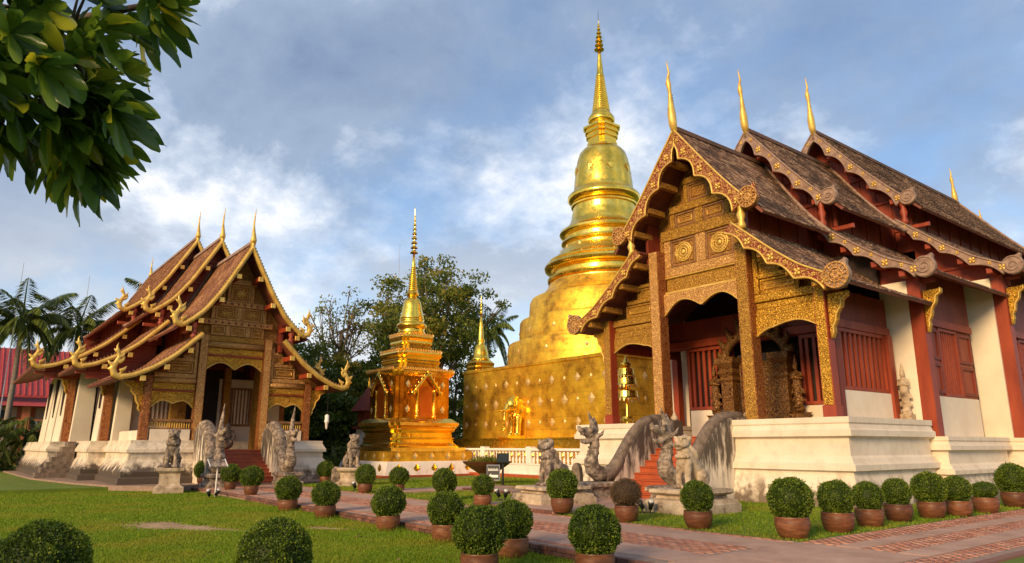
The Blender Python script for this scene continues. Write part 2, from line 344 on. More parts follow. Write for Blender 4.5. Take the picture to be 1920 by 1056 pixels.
def blob(mb, name, mat, voxel, smooth_it=4):   # fuse the pieces of mb into one continuous skin
    tmp = bpy.data.objects.new('tmp', mb.mesh('tmp', mat)); COL.objects.link(tmp)
    r = tmp.modifiers.new('r', 'REMESH'); r.mode = 'VOXEL'; r.voxel_size = voxel; r.use_smooth_shade = True
    if smooth_it: q = tmp.modifiers.new('s', 'SMOOTH'); q.iterations = smooth_it; q.factor = .5
    dg = bpy.context.evaluated_depsgraph_get(); me = bpy.data.meshes.new_from_object(tmp.evaluated_get(dg)); me.name = name
    bpy.data.objects.remove(tmp, do_unlink=True)
    if not me.materials: me.materials.append(M[mat])
    me.polygons.foreach_set('use_smooth', [True] * len(me.polygons)); return me
def leaves(centers, normals, size, aspect=.5, fold=.0, seed=None):
    """rhombic leaves: centers (n,3), main directions (n,3) -> verts, quads"""
    n = len(centers); d = normals / (np.linalg.norm(normals, axis=1, keepdims=True) + 1e-9)
    r = RNG.normal(size=(n, 3)); s_ = np.cross(d, r); s_ /= np.linalg.norm(s_, axis=1, keepdims=True) + 1e-9
    L = (size * RNG.uniform(.65, 1.25, n))[:, None]
    a = centers - d * L * .5; b = centers + s_ * L * aspect * .5; c = centers + d * L * .5; e = centers - s_ * L * aspect * .5
    V = np.stack([a, b, c, e], 1).reshape(-1, 3); Q = np.arange(4 * n).reshape(-1, 4); return V, Q
# ------------------------------------------------------------ ground and paving
LOW = -.17     # the near lawn lies a little below the path
def sheet(name, x0, x1, y0, y1, z, mat, parent=None, nx=1, ny=1):
    V = []; F = []
    for j in range(ny + 1):
        for i in range(nx + 1): V.append((x0 + (x1 - x0) * i / nx, y0 + (y1 - y0) * j / ny, z))
    for j in range(ny):
        for i in range(nx): a = j * (nx + 1) + i; F.append((a, a + 1, a + nx + 2, a + nx + 1))
    return MB().add(V, F).build(name, mat, parent)
struct(sheet('ground', -1500, 1500, -1500, 1500, LOW, 'lawn'))
upl = MB()
for (x0, x1, y0, y1) in [(-120, -7.12, 11.78, 120), (-120, -33.2, -12, 11.78), (-4.38, 60, 8.2, 120)]: upl.box(x0, x1, y0, y1, LOW - .2, -.012)
struct(upl.build('upper_lawn', 'lawn'))
pth = MB(); pth.box(-33.2, -4.4, 8.16, 11.78, LOW - .2, -.006); pth.box(-7.1, -4.4, 11.78, 90, LOW - .2, -.006)
path = struct(pth.build('path', 'mortar'))
def bricks(rects, name, z=0., L=.215, Wd=.105, lim=None):
    V = []; F = []; R = []
    for (x0, x1, y0, y1, along) in rects:
        nl = int(((x1 - x0) if along == 'x' else (y1 - y0)) / L); nw = max(1, int(round(((y1 - y0) if along == 'x' else (x1 - x0)) / Wd)))
        for j in range(nw):
            for i in range(nl):
                a0 = i * L + (L / 2 if j % 2 else 0); g = .006; zt = z + random.uniform(-.002, .004)
                if along == 'x': b = (x0 + a0 + g, min(x0 + a0 + L - g, x1), y0 + j * Wd + g, y0 + (j + 1) * Wd - g)
                else: b = (x0 + j * Wd + g, x0 + (j + 1) * Wd - g, y0 + a0 + g, min(y0 + a0 + L - g, y1))
                if b[1] <= b[0] or b[3] <= b[2]: continue
                k = len(V); V += [(b[0], b[2], zt), (b[1], b[2], zt), (b[1], b[3], zt), (b[0], b[3], zt), (b[0], b[2], zt - .03), (b[1], b[2], zt - .03), (b[1], b[3], zt - .03), (b[0], b[3], zt - .03)]
                F += [(k, k + 1, k + 2, k + 3), (k + 4, k + 5, k + 1, k), (k + 5, k + 6, k + 2, k + 1), (k + 6, k + 7, k + 3, k + 2), (k + 7, k + 4, k, k + 3)]
                R += [random.random()] * 5
    return stuff(link(name, fast(name, V, F, 'brick', np.array(R)), path))
bricks([(-32, -7.1, 9.35, 10.5, 'x'), (-32, -7.1, 11.56, 11.76, 'x'), (-31, -8.5, 8.28, 8.44, 'x')], 'brick_band')
bricks([(-7.08, -6.5, 11.8, 34, 'y'), (-6.05, -5.5, 11.8, 34, 'y'), (-5.0, -4.55, 9.6, 34, 'y')], 'brick_band')
for i in range(9):     # poured concrete bands, in bays with joints
    x0 = -32 + i * 2.77
    for (y0, y1) in ((8.46, 9.33), (10.52, 11.54)):
        MB().box(x0 + .01, x0 + 2.75, y0, y1, -.04, .001 + .001 * (i % 2)).build('concrete_slab', 'concrete', path)
for y0, y1 in ((8.3, 9.5), (9.52, 11.74)): MB().box(-7.06, -5.05, y0, y1, -.04, .002).build('concrete_slab', 'concrete', path)
for i in range(8):
    y0 = 11.8 + i * 2.77
    for (x0, x1) in ((-6.48, -6.07), (-5.48, -5.02)): MB().box(x0, x1, y0 + .01, y0 + 2.75, -.04, .002).build('concrete_slab', 'concrete', path)
# raised brick kerb on the near edge of the path: every brick its own piece
kb = MB().bbox(-.105, .105, -.05, .05, 0, .066, .006).mesh('brick', 'curb_brick')
kerb = struct(MB().box(-31, -7.0, 8.10, 8.155, LOW - .1, -.02).build('kerb', 'mortar'))
for c in range(3):
    x = -24.6 + (.11 if c % 2 else 0)
    while x < -7.2:
        o = link('brick', kb, kerb, (x + random.uniform(-.004, .004), 8.11 + random.uniform(-.006, .006) + (.01 if c < 2 else 0), LOW - .05 + c * .073), random.uniform(-.015, .015)); x += .222
for x in np.arange(-31, -24.7, .45): link('brick', kb, kerb, (x, 8.11, LOW + .09), 0, (2.0, 1.1, 1.1))
kb2 = struct(MB().box(-4.35, -4.2, 8.2, 90, LOW - .1, .02).build('kerb', 'mortar')); kb2.data.materials[0] = M['curb_brick']
# side paths towards the stairs of the right hall and round the small stupa
sp = struct(MB().box(-16.9, -13.5, 11.79, 17.2, LOW - .2, .055).build('path', 'concrete'))
for i in range(24): link('brick', kb, sp, (-13.6 - i * .14, 11.83, .0), PI / 2, (.55, 1.25, 1.0))
sp2 = struct(MB().box(-24.2, -22.4, 12.6, 18.0, LOW - .2, .05).build('path', 'concrete')); MB().box(-22.38, -19.6, 15.3, 16.4, LOW - .2, .1).build('step', 'mortar', sp2)
for i in range(20): link('brick', kb, sp2, (-19.75 - i * .14, 15.27, .05), PI / 2, (.5, 1.2, .8))
tr = struct(MB().prism([(-56, 3.2), (-43, 3.6), (-36.5, 4.6), (-32.6, 5.6), (-31.2, 7.0), (-31.2, 14.6), (-34, 15.2), (-56, 15.2)], 'z', LOW - .2, .06).build('terrace', 'mortar'))
# worn bare soil in the lawn
for nm, cx, cy, rx, ry, an in (('bare_patch', -17.9, 4.3, 2.1, .72, .42), ('bare_patch', -15.4, 6.85, .75, .25, .55)):
    pts = []
    for k in range(40):
        q = 2 * PI * k / 40; rr = 1 + .22 * math.sin(3 * q + 1) + .12 * math.sin(7 * q)
        pts.append((cx + rx * rr * math.cos(q) * math.cos(an) - ry * rr * math.sin(q) * math.sin(an), cy + rx * rr * math.cos(q) * math.sin(an) + ry * rr * math.sin(q) * math.cos(an), LOW + .006))
    struct(MB().add(pts, [tuple(range(40))]).build(nm, 'bare_soil'))
def in_patch(X, Y):
    r = np.zeros(len(X), bool)
    for cx, cy, rx, ry, an in ((-17.9, 4.3, 2.1, .72, .42), (-15.4, 6.85, .75, .25, .55)):
        u = (X - cx) * math.cos(an) + (Y - cy) * math.sin(an); v = -(X - cx) * math.sin(an) + (Y - cy) * math.cos(an); q = np.arctan2(v / ry, u / rx)
        r |= np.hypot(u / rx, v / ry) < (1 + .22 * np.sin(3 * q + 1) + .12 * np.sin(7 * q)) * RNG.uniform(.55, 1.1, len(X))
    return r

# ------------------------------------------------------------ the two halls
def curve(p0, p1, norm, n=24, ext=0.):
    xs = np.array([a for a, b in norm]); zs = np.array([b for a, b in norm]); t = np.linspace(0, 1, n)
    # smooth the polyline
    z = np.interp(t, xs, zs); z2 = z.copy(); z2[1:-1] = (z[:-2] + 2 * z[1:-1] + z[2:]) / 4
    X = p0[0] + (p1[0] - p0[0]) * t; Z = p0[1] + (p1[1] - p0[1]) * z2
    if ext:
        s_ = (Z[-1] - Z[-4]) / (X[-1] - X[-4]); X = np.append(X, X[-1] + ext); Z = np.append(Z, Z[-1] + s_ * ext)
    return X, Z
def resample(X, Z, n):
    d = np.concatenate([[0], np.cumsum(np.hypot(np.diff(X), np.diff(Z)))]); t = np.linspace(0, d[-1], n); return np.interp(t, d, X), np.interp(t, d, Z), d[-1]
def offset(X, Z, w):   # inward/below normal offset; w scalar or array
    tx = np.gradient(X); tz = np.gradient(Z); L = np.hypot(tx, tz); return X + tz / L * w, Z - tx / L * w
def roof_slope(root, X, Z, y0, y1, side, tm, row=.18, col=.15, skew=0.):
    Xd, Zd, Ln = resample(X, Z, 14)
    Xo, Zo = offset(Xd, Zd, .10)
    dk = MB().ribbon([(side * x, z - .015) for x, z in zip(Xd, Zd)], [(side * x, z) for x, z in zip(Xo, Zo)], y0, y1); nd = len(Xd)
    dk.v = [(v[0], v[1] - (skew * (k // 4) / (nd - 1) if k % 4 > 1 else 0), v[2]) for k, v in enumerate(dk.v)]; dk.build('roof_deck', 'soffit_wood', root)
    nr = int(Ln / row); Xr, Zr, _ = resample(X, Z, nr + 1); nc = int((y1 - y0) / col)
    i, j = np.meshgrid(np.arange(nr), np.arange(nc), indexing='ij'); i = i.ravel(); j = j.ravel(); n = len(i)
    tx = Xr[i + 1] - Xr[i]; tz = Zr[i + 1] - Zr[i]; L = np.hypot(tx, tz); nx = -tz / L; nz = tx / L
    cw = (y1 - y0) / nc; ya = y0 + j * cw + (cw / 2) * (i % 2) + .006; yb = ya + cw - .012; ye = y1 - skew * (i + .5) / nr; ya = np.clip(ya, y0, ye); yb = np.clip(yb, y0, ye)
    lift = .030 + RNG.uniform(-.006, .012, n); k0 = .006; ov = RNG.uniform(.0, .03, n)
    ax = Xr[i] + nx * k0; az = Zr[i] + nz * k0; bx = Xr[i + 1] + nx * lift + tx / L * ov; bz = Zr[i + 1] + nz * lift + tz / L * ov
    cx = Xr[i + 1] + tx / L * ov - nx * .005; cz = Zr[i + 1] + tz / L * ov - nz * .005
    P = np.stack([np.stack([side * ax, ya, az], 1), np.stack([side * ax, yb, az], 1), np.stack([side * bx, yb, bz], 1), np.stack([side * bx, ya, bz], 1), np.stack([side * cx, yb, cz], 1), np.stack([side * cx, ya, cz], 1)], 1).reshape(-1, 3)
    b = 6 * np.arange(n)[:, None]; Q = np.concatenate([b + [0, 1, 2, 3], b + [3, 2, 4, 5]]); r = RNG.random(n)
    stuff(link('roof_tiles', fast('roof_tiles', P, Q, tm, np.concatenate([r, r])), root))
def rosette(mb, cx, y, cz, r):
    for k in range(4):
        q = PI / 4 + k * PI / 2; mb.ell((cx + r * .62 * math.cos(q), y, cz + r * .62 * math.sin(q)), (r * .42, r * .28, r * .42), None, 8, 5)
    mb.ell((cx, y - .02, cz), (r * .3, r * .3, r * .3), None, 8, 5)
def board_scalloped(root, X, Z, side, y, mat, n, w0, amp, vol_c, vol_r, fancy, vol=True, vm='bargeboard_red'):
    Xs, Zs, Ln = resample(X, Z, 72); t = np.linspace(0, 1, 72)
    w = w0 + amp * (1 - np.abs(np.sin(PI * n * t)) ** .8); w[:3] = w0 + amp * .6
    Xi, Zi = offset(Xs, Zs, w)
    o = MB().ribbon([(side * a, b) for a, b in zip(Xs, Zs)], [(side * max(a, 0.), b) for a, b in zip(Xi, Zi)], y - .06, y + .06).build('bargeboard', mat, root)
    gm = 'gold_paint' if fancy else 'weathered_wood'
    e = MB(); e.tube([(side * a, y - .07, b - .03) for a, b in zip(Xs[::2], Zs[::2])], .035, 6); e.tube([(side * max(a, 0), y - .07, b + .03) for a, b in zip(Xi[::1], Zi[::1])], .035, 6); e.build('edge_bead', 'gold_paint' if fancy else 'weathered_wood', o, True)
    for k in range(1, n + 1):
        i = min(int(71 * k / n), 69); cx, cz = (Xs[i] + Xi[i]) / 2, (Zs[i] + Zi[i]) / 2
        q = MB(); rosette(q, side * cx, y - .08, cz, .125); q.build('rosette', 'gold_paint', o, True)
        i2 = int(71 * (k - .5) / n); q = MB(); rosette(q, side * (Xs[i2] + Xi[i2]) / 2, y - .075, (Zs[i2] + Zi[i2]) / 2, .07); q.build('rosette', 'gold_paint', o, True)
    if not vol: return o
    # disc-shaped volute with a pointed tip
    cx, cz = vol_c; pts = []
    for k in range(44):
        q = 2 * PI * k / 44; rr = vol_r * (1 + (.42 * math.exp(-((q - .95) / .17) ** 2))); pts.append((side * (cx + rr * math.cos(q)), cz + rr * math.sin(q)))
    v = MB().prism(pts, 'y', y - .08, y + .06).build('volute', mat if not fancy else vm, o)
    g = MB()
    if fancy:
        for rr, tk in ((.92, .035), (.5, .03)): g.tube([(side * (cx + vol_r * rr * math.cos(a)), y - .1, cz + vol_r * rr * math.sin(a)) for a in np.linspace(0, 2 * PI, 30)], tk, 5)
        for k in range(14): a = 2 * PI * k / 14; g.ell((side * (cx + vol_r * .7 * math.cos(a)), y - .09, cz + vol_r * .7 * math.sin(a)), (vol_r * .09, .04, vol_r * .2), (0, -side * (a - PI / 2), 0), 8, 5)
        for k in range(6): a = 2 * PI * k / 6; g.ell((side * (cx + vol_r * .25 * math.cos(a)), y - .09, cz + vol_r * .25 * math.sin(a)), (.07, .04, .07), None, 8, 5)
    else:
        g.tube([(side * (cx + vol_r * .9 * math.cos(a)), y - .09, cz + vol_r * .9 * math.sin(a)) for a in np.linspace(0, 2 * PI, 30)], .025, 5)
        g.tube([(side * (cx - vol_r * .62 * (1 - s_) * math.cos(11 * s_)), y - .09, cz - vol_r * .62 * (1 - s_) * math.sin(11 * s_)) for s_ in np.linspace(0, .93, 40)], .028, 5)
    g.build('volute_relief', 'carved_pale' if fancy else 'weathered_wood', o, True)
    return o
def board_naga(root, X, Z, side, y, hook=1.2):
    Xs, Zs, Ln = resample(X, Z, 40); w = np.full(40, .2)
    Xi, Zi = offset(Xs, Zs, w)
    b = MB(); b.ribbon([(side * a, c) for a, c in zip(Xs, Zs)], [(side * max(a, 0), c) for a, c in zip(Xi, Zi)], y - .07, y + .07)
    Xm, Zm = offset(Xs, Zs, .105); b.tube([(side * max(a, 0), y - .06, c) for a, c in zip(Xm, Zm)], .075, 8)
    ex, ez = Xs[-1], Zs[-1]; h = hook
    o = b.build('bargeboard', 'gold_paint', root)
    hk = MB()
    path_ = [(ex - .25, ez - .02), (ex + .02, ez - .12), (ex + .26, ez - .02), (ex + .34, ez + .2 * h), (ex + .22, ez + .42 * h), (ex + .14, ez + .6 * h), (ex + .2, ez + .8 * h), (ex + .26, ez + .98 * h), (ex + .22, ez + 1.12 * h)]
    hk.tube([(side * a, y, c) for a, c in path_], [.1, .125, .145, .135, .105, .08, .075, .045, .012], 10, .75, (0, 1, 0))
    hk.tube([(side * (ex + .3), y, ez + .3 * h), (side * (ex + .46), y, ez + .36 * h), (side * (ex + .55), y, ez + .46 * h)], [.09, .07, .03], 8)
    for (a, c, r, dx, dz) in ((ex + .32, ez + .16 * h, .09, .24, .02), (ex + .06, ez + .1 * h, .11, -.26, .24), (ex + .12, ez + .4 * h, .09, -.22, .26), (ex + .08, ez + .6 * h, .075, -.16, .25), (ex + .2, ez + .74 * h, .06, .2, .2)):
        hk.tube([(side * a, y, c), (side * (a + dx * .6), y, c + dz * .4), (side * (a + dx), y, c + dz)], [r, r * .7, .01], 7)
    me = blob(hk, 'naga_finial', 'gold_paint', .035, 2); link('naga_finial', me, o)
    # stubby tile ends along the top
    for i in range(1, 40):
        if i % 1 == 0 and i < 39: pass
    tl = MB(); n = int(Ln / .15); Xt, Zt, _ = resample(X, Z, n)
    for a, c in zip(Xt[1:], Zt[1:]): tl.ell((side * a, y + .03, c + .03), (.045, .09, .06), None, 7, 4)
    stuff(tl.build('tile_ends', 'roof_tile_tan', o))
    return o
def finial_r(root, y, z, h=2.55, mat='gold_paint'):
    p = [(0, .05, -.35), (0, -.06, .1), (0, -.1, .45 * h / 2.5), (0, -.12, .9 * h / 2.5), (0, -.14, 1.3 * h / 2.5), (0, -.2, 1.6 * h / 2.5), (0, -.2, 1.8 * h / 2.5), (0, -.13, 2.05 * h / 2.5), (0, -.2, 2.3 * h / 2.5), (0, -.22, h)]
    mb = MB().tube([(a, b + y, c + z) for a, b, c in p], [.09, .15, .155, .095, .065, .1, .06, .042, .025, .008], 10)
    for k in range(8): mb.ell((0, y + .03 - .1 + .14 - .018 * k, z + .45 * h / 2.5 + .11 * k), (.04, .07, .05), None, 6, 4)
    return mb.build('finial', mat, root, True)
def finial_l(root, y, z, h=1.6):
    p = [(0, .05, -.3), (0, -.03, .02), (0, -.05, .2), (0, .04, .55), (0, .09, .85), (0, .04, 1.2), (0, -.08, 1.6)]
    mb = MB().tube([(a, b + y, c * h / 1.6 + z) for a, b, c in p], [.1, .15, .11, .07, .045, .03, .008], 8); mb.ell((0, y - .06, z + .02), (.15, .13, .13), None, 10, 6)
    return mb.build('finial', 'gold_paint', root, True)
def valance(root, x0, x1, ztop, ends, lobes, y, mat, th=.10):
    """scalloped hanging valance; lobes = list of (x, z, kind)"""
    xs = np.linspace(x0, x1, 60); px = [p[0] for p in lobes]; pz = [p[1] for p in lobes]
    zb = []
    for x in xs:
        k = max(0, min(len(px) - 2, int(np.searchsorted(px, x)) - 1)); t = (x - px[k]) / (px[k + 1] - px[k]); up = pz[k + 1] > pz[k]
        s_ = math.sin(t * PI / 2) if up else 1 - math.cos(t * PI / 2)
        zb.append(pz[k] + (pz[k + 1] - pz[k]) * s_)
    o = MB().strip(xs, [ztop] * 60, zb, y - th / 2, y + th / 2).build('valance', mat, root)
    MB().tube([(x, y - th / 2 - .01, b + .015) for x, b in zip(xs, zb)], .025, 5).build('edge_bead', 'gold_paint', o, True)
    return o
def panel(root, x0, x1, z0, z1, y, kind='rect', fm='brown_timber', cm='carved_panel'):
    o = MB().box(x0, x1, y - .02, y + .05, z0, z1).build('panel', cm, root)
    f = MB(); t = .07
    for k, (d, pr) in enumerate(((0, .05), (.13, .035))):
        a0, a1, b0, b1 = x0 + d, x1 - d, z0 + d, z1 - d
        if a1 - a0 < .3 or b1 - b0 < .2: continue
        tt = t if k == 0 else .03; yy = y - .02 - pr
        f.bbox(a0, a1, yy, y - .02, b0, b0 + tt); f.bbox(a0, a1, yy, y - .02, b1 - tt, b1); f.bbox(a0, a0 + tt, yy, y - .02, b0 + tt, b1 - tt); f.bbox(a1 - tt, a1, yy, y - .02, b0 + tt, b1 - tt)
    f.build('panel_frame', fm, o)
    cx, cz = (x0 + x1) / 2, (z0 + z1) / 2; w, h = (x1 - x0) / 2 - .16, (z1 - z0) / 2 - .16
    if kind == 'medallion':
        g = MB()
        for s in (.34, .26, .15): g.tube([(cx + s * math.cos(a), y - .05, cz + s * math.sin(a)) for a in np.linspace(0, 2 * PI, 26)], .028, 5)
        g.ell((cx, y - .05, cz), (.09, .05, .09), None, 10, 6)
        for k in range(16): a = 2 * PI * k / 16; g.ell((cx + .205 * math.cos(a), y - .05, cz + .205 * math.sin(a)), (.028, .03, .028), None, 6, 4)
        # stepped diamond border
        for sx_ in (-1, 1):
            for sz_ in (-1, 1):
                for k in range(4):
                    ax = cx + sx_ * (w - k * w / 4); bz = cz + sz_ * (h * .12 + k * h / 4.4)
                    g.bbox(min(ax, ax - sx_ * w / 4), max(ax, ax - sx_ * w / 4), y - .06, y - .01, bz - .022, bz + .022); g.bbox(ax - .022, ax + .022, y - .061, y - .012, min(bz, bz - sz_ * h / 4.4), max(bz, bz - sz_ * h / 4.4))
        g.build('medallion', 'gold_paint', o)
    elif kind == 'flower':
        g = MB()
        for k in range(8):
            a = 2 * PI * k / 8 + PI / 8; g.ell((cx + w * .5 * math.cos(a), y - .04, cz + h * .5 * math.sin(a)), (w * .38, .03, h * .14), (0, -math.atan2(h * math.sin(a), w * math.cos(a)), 0), 8, 5)
        g.ell((cx, y - .05, cz), (min(w, h) * .25, .05, min(w, h) * .25), None, 10, 6); g.build('flower_relief', 'gold_paint', o, True)
    elif kind == 'step':
        g = MB()
        for d in (0, .09):
            a, b = w - d, h - d
            if a > .06 and b > .05:
                g.bbox(cx - a, cx + a, y - .055, y - .015, cz + b - .03, cz + b); g.bbox(cx - a, cx + a, y - .055, y - .015, cz - b, cz - b + .03); g.bbox(cx - a, cx - a + .03, y - .055, y - .015, cz - b + .03, cz + b - .03); g.bbox(cx + a - .03, cx + a, y - .055, y - .015, cz - b + .03, cz + b - .03)
        if g.v: g.build('fret_relief', 'gold_paint', o)
    return o
def beam(root, x0, x1, z0, z1, y, d, mat, name='beam'):
    return MB().bbox(x0, x1, y - d, y + .06, z0, z1, .02).build(name, mat, root)
def column(root, x, y, z0, z1, w, front, sidem, base=None, taper=.93):
    h = w / 2; t = h * taper
    def ring(hx, hy, z): return [(x - hx, y - hy, z), (x + hx, y - hy, z), (x + hx, y + hy, z), (x - hx, y + hy, z)]
    o = MB().add(ring(h, h, z0) + ring(t, t, z1), [(0, 1, 5, 4), (1, 2, 6, 5), (2, 3, 7, 6), (3, 0, 4, 7), (4, 5, 6, 7), (3, 2, 1, 0)]).build('column', sidem, root)
    g = h * .86; zt = z0 + (.38 if base else .02)
    f = MB(); q = .012
    f.add([(x - g, y - h - q, zt), (x + g, y - h - q, zt), (x + g * taper, y - t - q, z1 - .02), (x - g * taper, y - t - q, z1 - .02), (x - g, y - h + .01, zt), (x + g, y - h + .01, zt), (x + g * taper, y - t + .01, z1 - .02), (x - g * taper, y - t + .01, z1 - .02)],
          [(0, 1, 2, 3), (0, 4, 5, 1), (1, 5, 6, 2), (2, 6, 7, 3), (3, 7, 4, 0)])
    f.build('gilded_face', front, o)
    if base: MB().box(x - h - .02, x + h + .02, y - h - .02, y + h + .02, z0, z0 + .35).build('column_foot', base, o)
    return o
def bracket(root, x, y, ztop, side, mat, w=.62, h=1.3):
    pts = [(0, 0), (w, .02), (w * .98, -.12), (w * .72, -.22), (w * .66, -.42), (w * .42, -.6), (w * .36, -.82), (w * .2, -.98), (w * .22, -1.12), (.06, -h), (0, -h)]
    o = MB().prism([(x + side * a, ztop + b) for a, b in pts], 'y', y - .07, y + .07).build('bracket', mat, root)
    MB().tube([(x + side * (a - .03), y - .08, ztop + b + .02) for a, b in pts[1:-1]], .03, 5).build('edge_bead', 'gold_paint', o, True); return o
def slats(root, axis, a0, a1, z0, z1, at, n, mat='red_wood', w=None, back=True, sgn=1):
    """barred window in plane axis=at; spans a0..a1 on the other axis"""
    if axis == 'x': mk = lambda p0, p1, q0, q1, d0, d1: MB().box(min(at + sgn * d0, at + sgn * d1), max(at + sgn * d0, at + sgn * d1), p0, p1, q0, q1)
    else: mk = lambda p0, p1, q0, q1, d0, d1: MB().box(p0, p1, min(at + sgn * d0, at + sgn * d1), max(at + sgn * d0, at + sgn * d1), q0, q1)
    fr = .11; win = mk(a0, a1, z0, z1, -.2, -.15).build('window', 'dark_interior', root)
    for p in ((a0, a0 + fr, z0, z1), (a1 - fr, a1, z0, z1), (a0 + fr, a1 - fr, z0, z0 + fr), (a0 + fr, a1 - fr, z1 - fr, z1)): mk(*p, -.149, .05).build('window_frame', mat, win)
    st = (a1 - a0 - 2 * fr) / n; w = w or st * .44
    for k in range(n):
        c = a0 + fr + st * (k + .5); mk(c - w / 2, c + w / 2, z0 + fr, z1 - fr, -.07, .0).build('slat', mat, win)
    return win

NU_R = [(0, 0), (.2, .21), (.43, .455), (.64, .67), (.85, .87), (1, 1)]; NL_R = [(0, 0), (.165, .195), (.44, .52), (.7, .79), (1, 1)]
NU_L = [(0, 0), (.21, .27), (.46, .585), (.69, .815), (.86, .93), (1, 1)]; NL_L = [(0, 0), (.15, .22), (.35, .51), (.61, .78), (.87, .965), (1, 1)]
def hall(root, T, style, yback, zrear):
    R_ = style == 'R'; nu, nl = (NU_R, NL_R) if R_ else (NU_L, NL_L); tm = 'roof_tile_old' if R_ else 'roof_tile_tan'
    prof = []
    for i, t in enumerate(T):
        ux, uz = curve((0, t['zr']), (t['a'], t['zu']), nu, 26, .55 if R_ else .3); lx, lz = curve(t['ls'], (t['b'], t['zb']), nl, 22, .45 if R_ else .35)
        bx, bz = curve((0, t['zr'] + .03), (t['a'], t['zu'] + .03), nu, 26); cx, cz = curve((t['ls'][0], t['ls'][1] + .03), (t['b'], t['zb'] + .03), nl, 22)
        t['u'] = (ux, uz); t['l'] = (lx, lz)
        yn = T[i + 1]['y'] + 1.05 if i + 1 < len(T) else yback; y = t['y']
        for s in (-1, 1):
            sk = (1.5 if R_ else .9) if i + 1 < len(T) else 0.; roof_slope(root, ux, uz, y + .08, yn, s, tm, *((.18, .15) if R_ else (.17, .14)), skew=sk); roof_slope(root, lx, lz, y + .08, yn, s, tm, *((.18, .15) if R_ else (.17, .14)))
            if R_:
                fancy = i == 0; mt = 'bargeboard_red' if fancy else 'weathered_wood'
                board_scalloped(root, bx, bz, s, y, mt, 4, .40 if fancy else .27, .26 if fancy else .21, (t['a'] + .12, t['zu'] - .06), .36 if fancy else .31, fancy)
                board_scalloped(root, cx, cz, s, y, mt, 4, .33 if fancy else .25, .17 if fancy else .15, (t['b'] + .14, t['zb'] - .04), .39 if fancy else .34, fancy, vm='weathered_wood')
            else:
                board_naga(root, bx, bz, s, y, 1.12); board_naga(root, cx, cz, s, y, 1.18)
            # rear verge of the roof
            vx, vz = offset(ux, uz, -.05); MB().tube([(s * a, yn - .02 - sk * k / (len(vx) - 1), b) for k, (a, b) in enumerate(zip(vx, vz))], .06, 6).build('verge', 'weathered_wood', root, True)
            # wall between the two roofs
            x0 = t['ls'][0] + .12; zt = float(np.interp(x0, ux, uz)) - .1
            cl = MB().box(min(s * x0, s * (x0 - .12)), max(s * x0, s * (x0 - .12)), y + .75, yn - .08, t['ls'][1] - .5, zt).build('clerestory_wall', 'dark_red_wood', root)
            for yy in np.arange(y + 1.4, yn - .2, 1.15): MB().box(min(s * (x0 + .002), s * (x0 + .05)), max(s * (x0 + .002), s * (x0 + .05)), yy, yy + .1, t['ls'][1] - .1, zt - .02).build('stud', 'dark_red_wood', cl)
            # purlins under the overhanging verge
            for fr in ((.24, .47, .7, .93) if R_ else (.3, .55, .8, .99)):
                k = int(fr * 25); px, pz = offset(bx, bz, .36 if R_ else .30); MB().bbox(min(s * px[k] - .1, s * px[k] + .1), max(s * px[k] - .1, s * px[k] + .1), y + (.07 if R_ else -.02), y + 1.0, pz[k] - .2, pz[k], .015).build('purlin', 'carved_gold' if (R_ and i == 0) else ('red_wood'), root)
                if not R_: MB().bbox(s * px[k] - .11, s * px[k] + .11, y - .06, y - .022, pz[k] - .21, pz[k] + .01, .01).build('purlin_cap', 'gold_paint', root)
            for fr in ((.12, .38, .64, .9) if R_ else (.22, .52, .78)):
                k = int(fr * 21); px, pz = offset(cx, cz, .30 if R_ else .28); MB().bbox(s * px[k] - .1, s * px[k] + .1, y + (.07 if R_ else -.02), y + 1.0, pz[k] - .2, pz[k], .015).build('purlin', 'carved_gold' if (R_ and i == 0) else ('red_wood'), root)
                if not R_: MB().bbox(s * px[k] - .11, s * px[k] + .11, y - .06, y - .022, pz[k] - .21, pz[k] + .01, .01).build('purlin_cap', 'gold_paint', root)
            # turned post between the upper and the lower board
            ps = MB(); xx = s * (t['ls'][0] + .28); z0 = t['ls'][1] - .25; z1 = t['zu'] + .1
            ps.lathe([(.13, z0), (.14, z0 + .12 * (z1 - z0)), (.09, z0 + .25 * (z1 - z0)), (.15, z0 + .42 * (z1 - z0)), (.09, z0 + .58 * (z1 - z0)), (.15, z0 + .76 * (z1 - z0)), (.12, z1)], 10, (xx, y + .12)); ps.build('turned_post', 'gold_paint' if (R_ and i == 0) else 'red_wood', root, True)
        # ridge
        MB().prism([(-.13, t['zr'] - .06), (.13, t['zr'] - .06), (.09, t['zr'] + .12), (-.09, t['zr'] + .12)], 'y', y + .1, yn).build('ridge_cap', 'roof_tile_old' if R_ else 'weathered_wood', root)
        (finial_r if R_ else finial_l)(root, y, t['zr'] + .12, 2.55 if R_ else 1.6)
        # gable wall behind the overhang
        yw = y + (1.42 if R_ else 1.28) if i == 0 else y + 1.0
        xs = np.linspace(0, t['ls'][0] + .15, 20); zt = np.interp(xs, ux, uz) - .1
        X2 = np.concatenate([-xs[::-1], xs[1:]]); Z2 = np.concatenate([zt[::-1], zt[1:]]); zb = t['ls'][1] - 1.15
        gw = MB().strip(X2, Z2, np.full(len(X2), zb), yw, yw + .12).build('gable_wall', 'carved_panel' if (i == 0) else 'red_wood', root)
        for s in (-1, 1):
            xs = np.linspace(t['ls'][0] + .15, t['b'] - .35, 16); zt = np.interp(xs, lx, lz) - .1
            MB().strip(s * xs, zt, np.full(16, t['zb'] - .55 if i else t['zb'] - .1), yw, yw + .12).build('gable_wall', 'carved_panel' if (i == 0) else 'red_wood', root)
